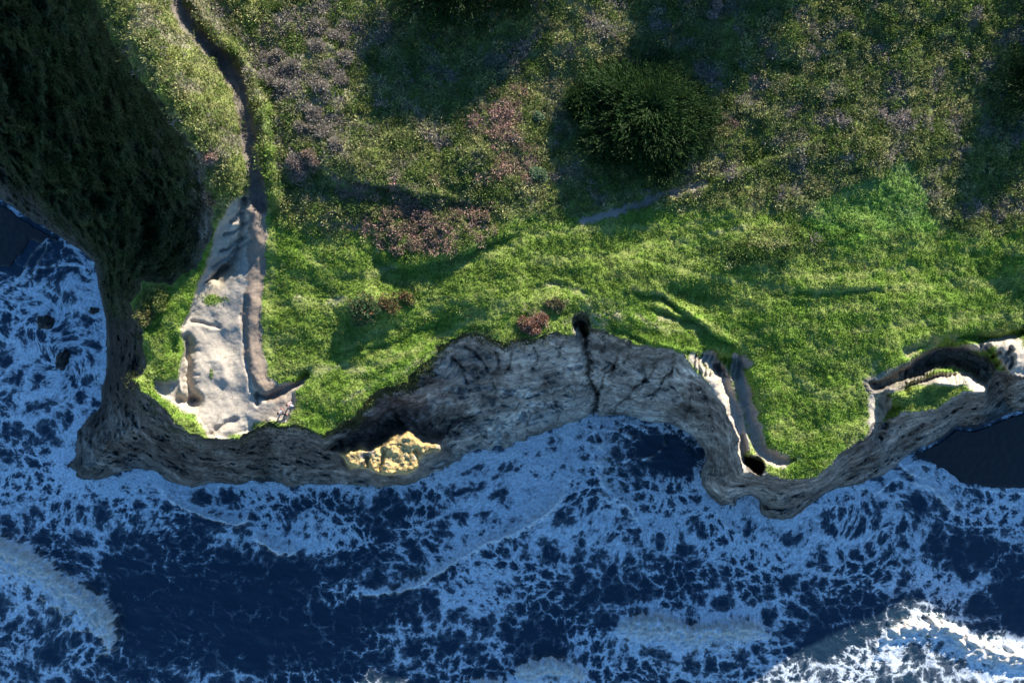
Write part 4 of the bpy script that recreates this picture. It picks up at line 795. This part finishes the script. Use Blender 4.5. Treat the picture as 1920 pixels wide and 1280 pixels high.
# ---- cypress trees
def cypress(px, py, R, H, label, limbs=90, dens=90, squash=1.0, cdark=A(0.010, 0.030, 0.010), clite=A(0.046, 0.098, 0.020), lw=(0.05, 0.085), trunk_h=0.5):
    C = gp(px, py); root = empty('cypress_tree', C)
    tr = []; Pt = []; Dv = []; Ln = []; Wd = []; Cc = []
    tr.append((((0, 0, -0.3), (0.2, 0.1, H * 0.66), 0.34, 0.06), dict(n=10, jit=0.08, seg=6)))
    lim = []
    for i in range(limbs):
        a = i * 2.39996 + random.uniform(-0.3, 0.3); f = (i + 0.5) / limbs            # f: 0 low and long .. 1 high and short
        L_ = R * (1 - 0.86 * f ** 1.3) * random.uniform(0.78, 1.10) * (0.90 + 0.16 * math.sin(2 * a + px) + 0.12 * math.sin(5 * a + py)); up = 0.10 + 1.0 * f
        s = np.array([0.2 * f, 0.1 * f, H * (0.10 + 0.62 * f)]); e = s + np.array([math.cos(a) * L_, math.sin(a) * L_ * squash, min(H * 0.38, L_ * up * 0.30) + 0.2])
        if e[2] > H: e[2] = H
        lim.append((((s[0], s[1], s[2]), (e[0], e[1], e[2]), 0.08 * (1 - 0.5 * f), 0.02), dict(n=5, jit=0.08, seg=4)))
        m = int(dens * (0.5 + L_ / R)); t_ = rng.uniform(0.22 * (1 - f), 1.0, m) ** (0.75 + 0.25 * f)
        base = s + (e - s) * t_[:, None]; side = np.array([-math.sin(a), math.cos(a), 0]); dirv = (e - s) / np.linalg.norm(e - s)
        off = rng.normal(0, 0.16 + 0.10 * L_ * (1 - 0.4 * t_), m)[:, None] * side + rng.normal(0, 0.16, (m, 3)); off[:, 2] += 0.1
        b0 = base + off; ang = rng.normal(0, 0.5, m)
        dv = dirv * np.cos(ang)[:, None] + side * np.sin(ang)[:, None]; dv[:, 2] += rng.uniform(-0.15, 0.45, m)
        dv /= np.linalg.norm(dv, axis=1, keepdims=True); sp = rng.uniform(0.4, 0.8, m) * (1 + 0.5 * (t_ > 0.9))
        limb_tone = (0.55 + 0.45 * random.random())  # tone differs at random from limb to limb
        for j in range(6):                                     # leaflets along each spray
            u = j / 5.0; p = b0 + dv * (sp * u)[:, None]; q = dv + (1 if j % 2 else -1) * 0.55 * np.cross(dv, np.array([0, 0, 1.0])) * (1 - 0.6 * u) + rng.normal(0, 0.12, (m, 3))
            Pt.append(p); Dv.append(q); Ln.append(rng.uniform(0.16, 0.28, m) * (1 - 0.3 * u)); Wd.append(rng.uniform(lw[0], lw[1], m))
            k = np.clip(u * 0.6 + rng.uniform(0, 0.5, m), 0, 1)[:, None]; Cc.append(mix(cdark, clite, k) * limb_tone * (1 + rng.normal(0, 0.12, (m, 1))))
    build_cards('crown', *cards(np.concatenate(Pt), np.concatenate(Dv), np.concatenate(Ln), np.concatenate(Wd), np.concatenate(Cc), taper=0.5), parent=root)
    tubes('trunk', tr, M_bark, root); tubes('limbs', lim, M_bark, root)
    tag(root, label, 'tree'); return root
cypress(1202, 228, 6.0, 4.1, 'big feathery dark green cypress standing alone beside the small path', limbs=190, dens=150, squash=1.15, lw=(0.06, 0.10))
cypress(1085, 200, 1.6, 1.6, 'small dark cypress sapling at the left flank of the big cypress', limbs=40, dens=36)
cypress(850, -18, 6.0, 4.6, 'dark cypress at the top edge left of centre, crown cut by the frame', limbs=90, dens=70)
cypress(975, -38, 4.6, 5.0, 'dark cypress at the top edge, right neighbour of the wide one', limbs=60, dens=60)
cypress(1330, -85, 4.4, 5.0, 'dark cypress at the top edge right of the big cypress', limbs=60, dens=60)
cypress(1465, -90, 4.2, 4.8, 'dark cypress at the top edge, farther right of two', limbs=60, dens=60)
cypress(1935, 165, 4.2, 5.2, 'dark cypress at the right edge of the hillside', limbs=80, dens=60)
cypress(2020, 20, 4.5, 5.0, 'dark cypress beyond the right edge, upper one', limbs=60, dens=50)

# ---- rocks in the surf
M_rockw = flat_mat('wet_rock', (0.035, 0.032, 0.03), 0.4, 0.5, 2.0, 0.8)
def rock(px, py, rx, ry, h, label, ang=0, group=None, zb=None):
    k = (D - SEA) / F; me = bpy.data.meshes.new('sea_rock'); bm = bmesh.new(); bmesh.ops.create_icosphere(bm, subdivisions=4, radius=1)
    sdx = random.random() * 50
    for v in bm.verts:
        p = v.co.copy(); q = 1 + 0.35 * float(fbm(np.array([p.x * 1.4 + sdx]), np.array([p.y * 1.4 + p.z]), 4, 401)[0]) + 0.12 * float(ridged(np.array([p.x * 4 + p.z * 3]), np.array([p.y * 4]), 2, 402)[0])
        v.co = Vector((p.x * rx * k * q, p.y * ry * k * q, p.z * h * q))
    for f in bm.faces: f.smooth = True
    bm.to_mesh(me); bm.free(); me.materials.append(M_rockw); o = bpy.data.objects.new('sea_rock', me); COL.objects.link(o)
    o.location = ((px - 960) * k, -(py - 640) * k, SEA - 0.1 if zb is None else zb); o.rotation_euler = (0, 0, math.radians(ang)); tag(o, label, 'rock', group); return o
rock(86, 604, 15, 12, 0.8, 'dark wet rock ringed by foam, upper one of the two in the western inlet', 20)
rock(119, 674, 11, 19, 0.9, 'narrow dark wet rock below the round one in the western inlet', -15)
rock(176, 582, 10, 6, 0.4, 'small dark rock awash at the foot of the western cliff', 10)

# ---- two walkers at the end of the terrace
M_skin = flat_mat('skin', (0.50, 0.30, 0.22), 0.6, 0.08); M_hair = flat_mat('dark_hair', (0.03, 0.02, 0.015), 0.6, 0.3); M_pinkc = flat_mat('pink_cloth', (0.65, 0.36, 0.36), 0.9, 0.1)
M_white = flat_mat('white_cloth', (0.75, 0.73, 0.71), 0.9, 0.08); M_dark = flat_mat('dark_cloth', (0.03, 0.032, 0.045), 0.9, 0.2); M_greyc = flat_mat('grey_cloth', (0.30, 0.32, 0.36), 0.9, 0.15); M_red = flat_mat('red_cloth', (0.55, 0.12, 0.12), 0.9, 0.1)
def skin_mesh(name, pts, edges, radii, mat, parent, rootv=0, sub=2):
    me = bpy.data.meshes.new(name); me.from_pydata(pts, edges, []); o = bpy.data.objects.new(name, me); COL.objects.link(o); o.parent = parent
    sk = o.modifiers.new('skin', 'SKIN'); sk.use_smooth_shade = True
    for i, r in enumerate(radii):
        v = me.skin_vertices[0].data[i]; v.radius = r if isinstance(r, tuple) else (r, r); v.use_root = (i == rootv)
    s = o.modifiers.new('sub', 'SUBSURF'); s.levels = sub; s.render_levels = sub; me.materials.append(mat); return o
def person(px, py, heading, label, shirt, trousers, extra=None, stride=0.28, lean=0.08, h=1.72):
    C = gp(px, py); root = empty('person', C); k = h / 1.72
    J = dict(pel=(0,0,0.93), sp=(0,lean*0.5,1.12), ch=(0,lean,1.34), nk=(0,lean*1.15,1.47), hd=(0,lean*1.4,1.57), tp=(0,lean*1.4,1.67))
    pts = [J['pel'], J['sp'], J['ch'], J['nk'], J['hd'], J['tp']]; ed = [(0,1),(1,2),(2,3),(3,4),(4,5)]; rd = [(0.14,0.11),(0.13,0.10),(0.16,0.11),0.055,(0.075,0.095),0.065]
    for sgn in (-1, 1):
        st = stride * sgn; n = len(pts)
        pts += [(0.10*sgn, 0.02, 0.88), (0.11*sgn, st*0.55+0.05, 0.50), (0.11*sgn, st, 0.09), (0.12*sgn, st+0.15, 0.04)]; ed += [(0,n),(n,n+1),(n+1,n+2),(n+2,n+3)]; rd += [0.09, 0.06, 0.042, 0.035]
        n = len(pts); sw = -st * 0.7
        pts += [(0.19*sgn, lean, 1.40), (0.24*sgn, lean+sw*0.3, 1.13), (0.25*sgn, lean+sw*0.9+0.06, 0.90), (0.25*sgn, lean+sw+0.10, 0.82)]; ed += [(2,n),(n,n+1),(n+1,n+2),(n+2,n+3)]; rd += [0.055, 0.042, 0.03, 0.032]
        for q in range(5):
            n2 = len(pts); b = n + 3; bx, by, bz = pts[b]
            if q < 4: pts += [(bx + 0.004*sgn, by - 0.024 + q*0.016, bz - 0.05), (bx, by - 0.026 + q*0.018 + 0.008, bz - 0.085 - 0.008*(q in (1,2)))]
            else: pts += [(bx - 0.02*sgn, by + 0.032, bz - 0.025), (bx - 0.03*sgn, by + 0.045, bz - 0.05)]
            ed += [(b, n2), (n2, n2 + 1)]; rd += [0.009, 0.008]
    body = skin_mesh('body', pts, ed, rd, M_skin, root)
    nose = len(pts)
    # clothes: slightly larger skinned shells along the same skeleton
    tp_ = [J['pel'], J['sp'], J['ch'], (0, lean*1.1, 1.43)]; te = [(0,1),(1,2),(2,3)]; tr_ = [(0.16,0.125),(0.15,0.115),(0.18,0.13),0.085]
    for sgn in (-1, 1):
        n = len(tp_); sw = -stride * sgn * 0.7; tp_ += [(0.19*sgn, lean, 1.40), (0.24*sgn, lean+sw*0.3, 1.13), (0.25*sgn, lean+sw*0.75+0.05, 0.96)]; te += [(2,n),(n,n+1),(n+1,n+2)]; tr_ += [0.07, 0.058, 0.045]
    skin_mesh('shirt', tp_, te, tr_, shirt, root)
    lp = [(0,0,0.95)]; le = []; lr = [(0.155,0.125)]
    for sgn in (-1, 1):
        n = len(lp); st = stride * sgn; lp += [(0.10*sgn, 0.02, 0.86), (0.11*sgn, st*0.55+0.05, 0.50), (0.11*sgn, st*0.96, 0.13)]; le += [(0,n),(n,n+1),(n+1,n+2)]; lr += [0.105, 0.075, 0.058]
    skin_mesh('trousers', lp, le, lr, trousers, root)
    def ball(name, c, r, mat, sc=(1,1,1), par=root):
        me = bpy.data.meshes.new(name); bm = bmesh.new(); bmesh.ops.create_uvsphere(bm, u_segments=20, v_segments=14, radius=r)
        for v in bm.verts: v.co = Vector((v.co.x*sc[0]+c[0], v.co.y*sc[1]+c[1], v.co.z*sc[2]+c[2]))
        for f in bm.faces: f.smooth = True
        bm.to_mesh(me); bm.free(); me.materials.append(mat); o = bpy.data.objects.new(name, me); COL.objects.link(o); o.parent = par; return o
    ball('hair', (0, lean*1.4-0.025, 1.635), 0.108, M_hair, (0.95,1.08,0.95))
    for sgn in (-1, 1):
        ball('eye', (0.032*sgn, lean*1.4+0.088, 1.60), 0.012, M_dark); ball('shoe', (0.115*sgn, stride*sgn+0.07, 0.045), 0.1, extra or M_dark, (0.5,1.35,0.45))
    root.rotation_euler = (0, 0, heading); root.scale = (k, k, k); tag(root, label, 'person'); return root
per1 = person(550, 757, math.radians(70), 'person in a pink and white top with dark hair, nearer the grass', M_pinkc, M_white)
bpx = gp(550, 757)
per2 = person(534, 772, math.radians(60), 'person in a pale grey top and dark trousers walking behind, farther from the grass', M_greyc, M_dark, extra=M_red, h=1.78)
# daypack worn by the first walker
me = bpy.data.meshes.new('backpack'); bm = bmesh.new(); bmesh.ops.create_cube(bm, size=1); bmesh.ops.scale(bm, vec=(0.30, 0.17, 0.44), verts=bm.verts); bmesh.ops.bevel(bm, geom=bm.edges[:], offset=0.06, segments=3, affect='EDGES')
c0 = bmesh.ops.create_cube(bm, size=1)['verts']; bmesh.ops.scale(bm, vec=(0.22, 0.07, 0.20), verts=c0); bmesh.ops.translate(bm, vec=(0, -0.11, -0.08), verts=c0)
for f in bm.faces: f.smooth = True
bm.to_mesh(me); bm.free(); me.materials.append(M_greyc); bo = bpy.data.objects.new('backpack', me); COL.objects.link(bo)
a = math.radians(70); bo.rotation_euler = (0, 0, a); off = Matrix.Rotation(a, 3, 'Z') @ Vector((0, -0.20, 1.24)); bo.location = bpx + off; tag(bo, 'small grey backpack on the person in pink and white', 'backpack')
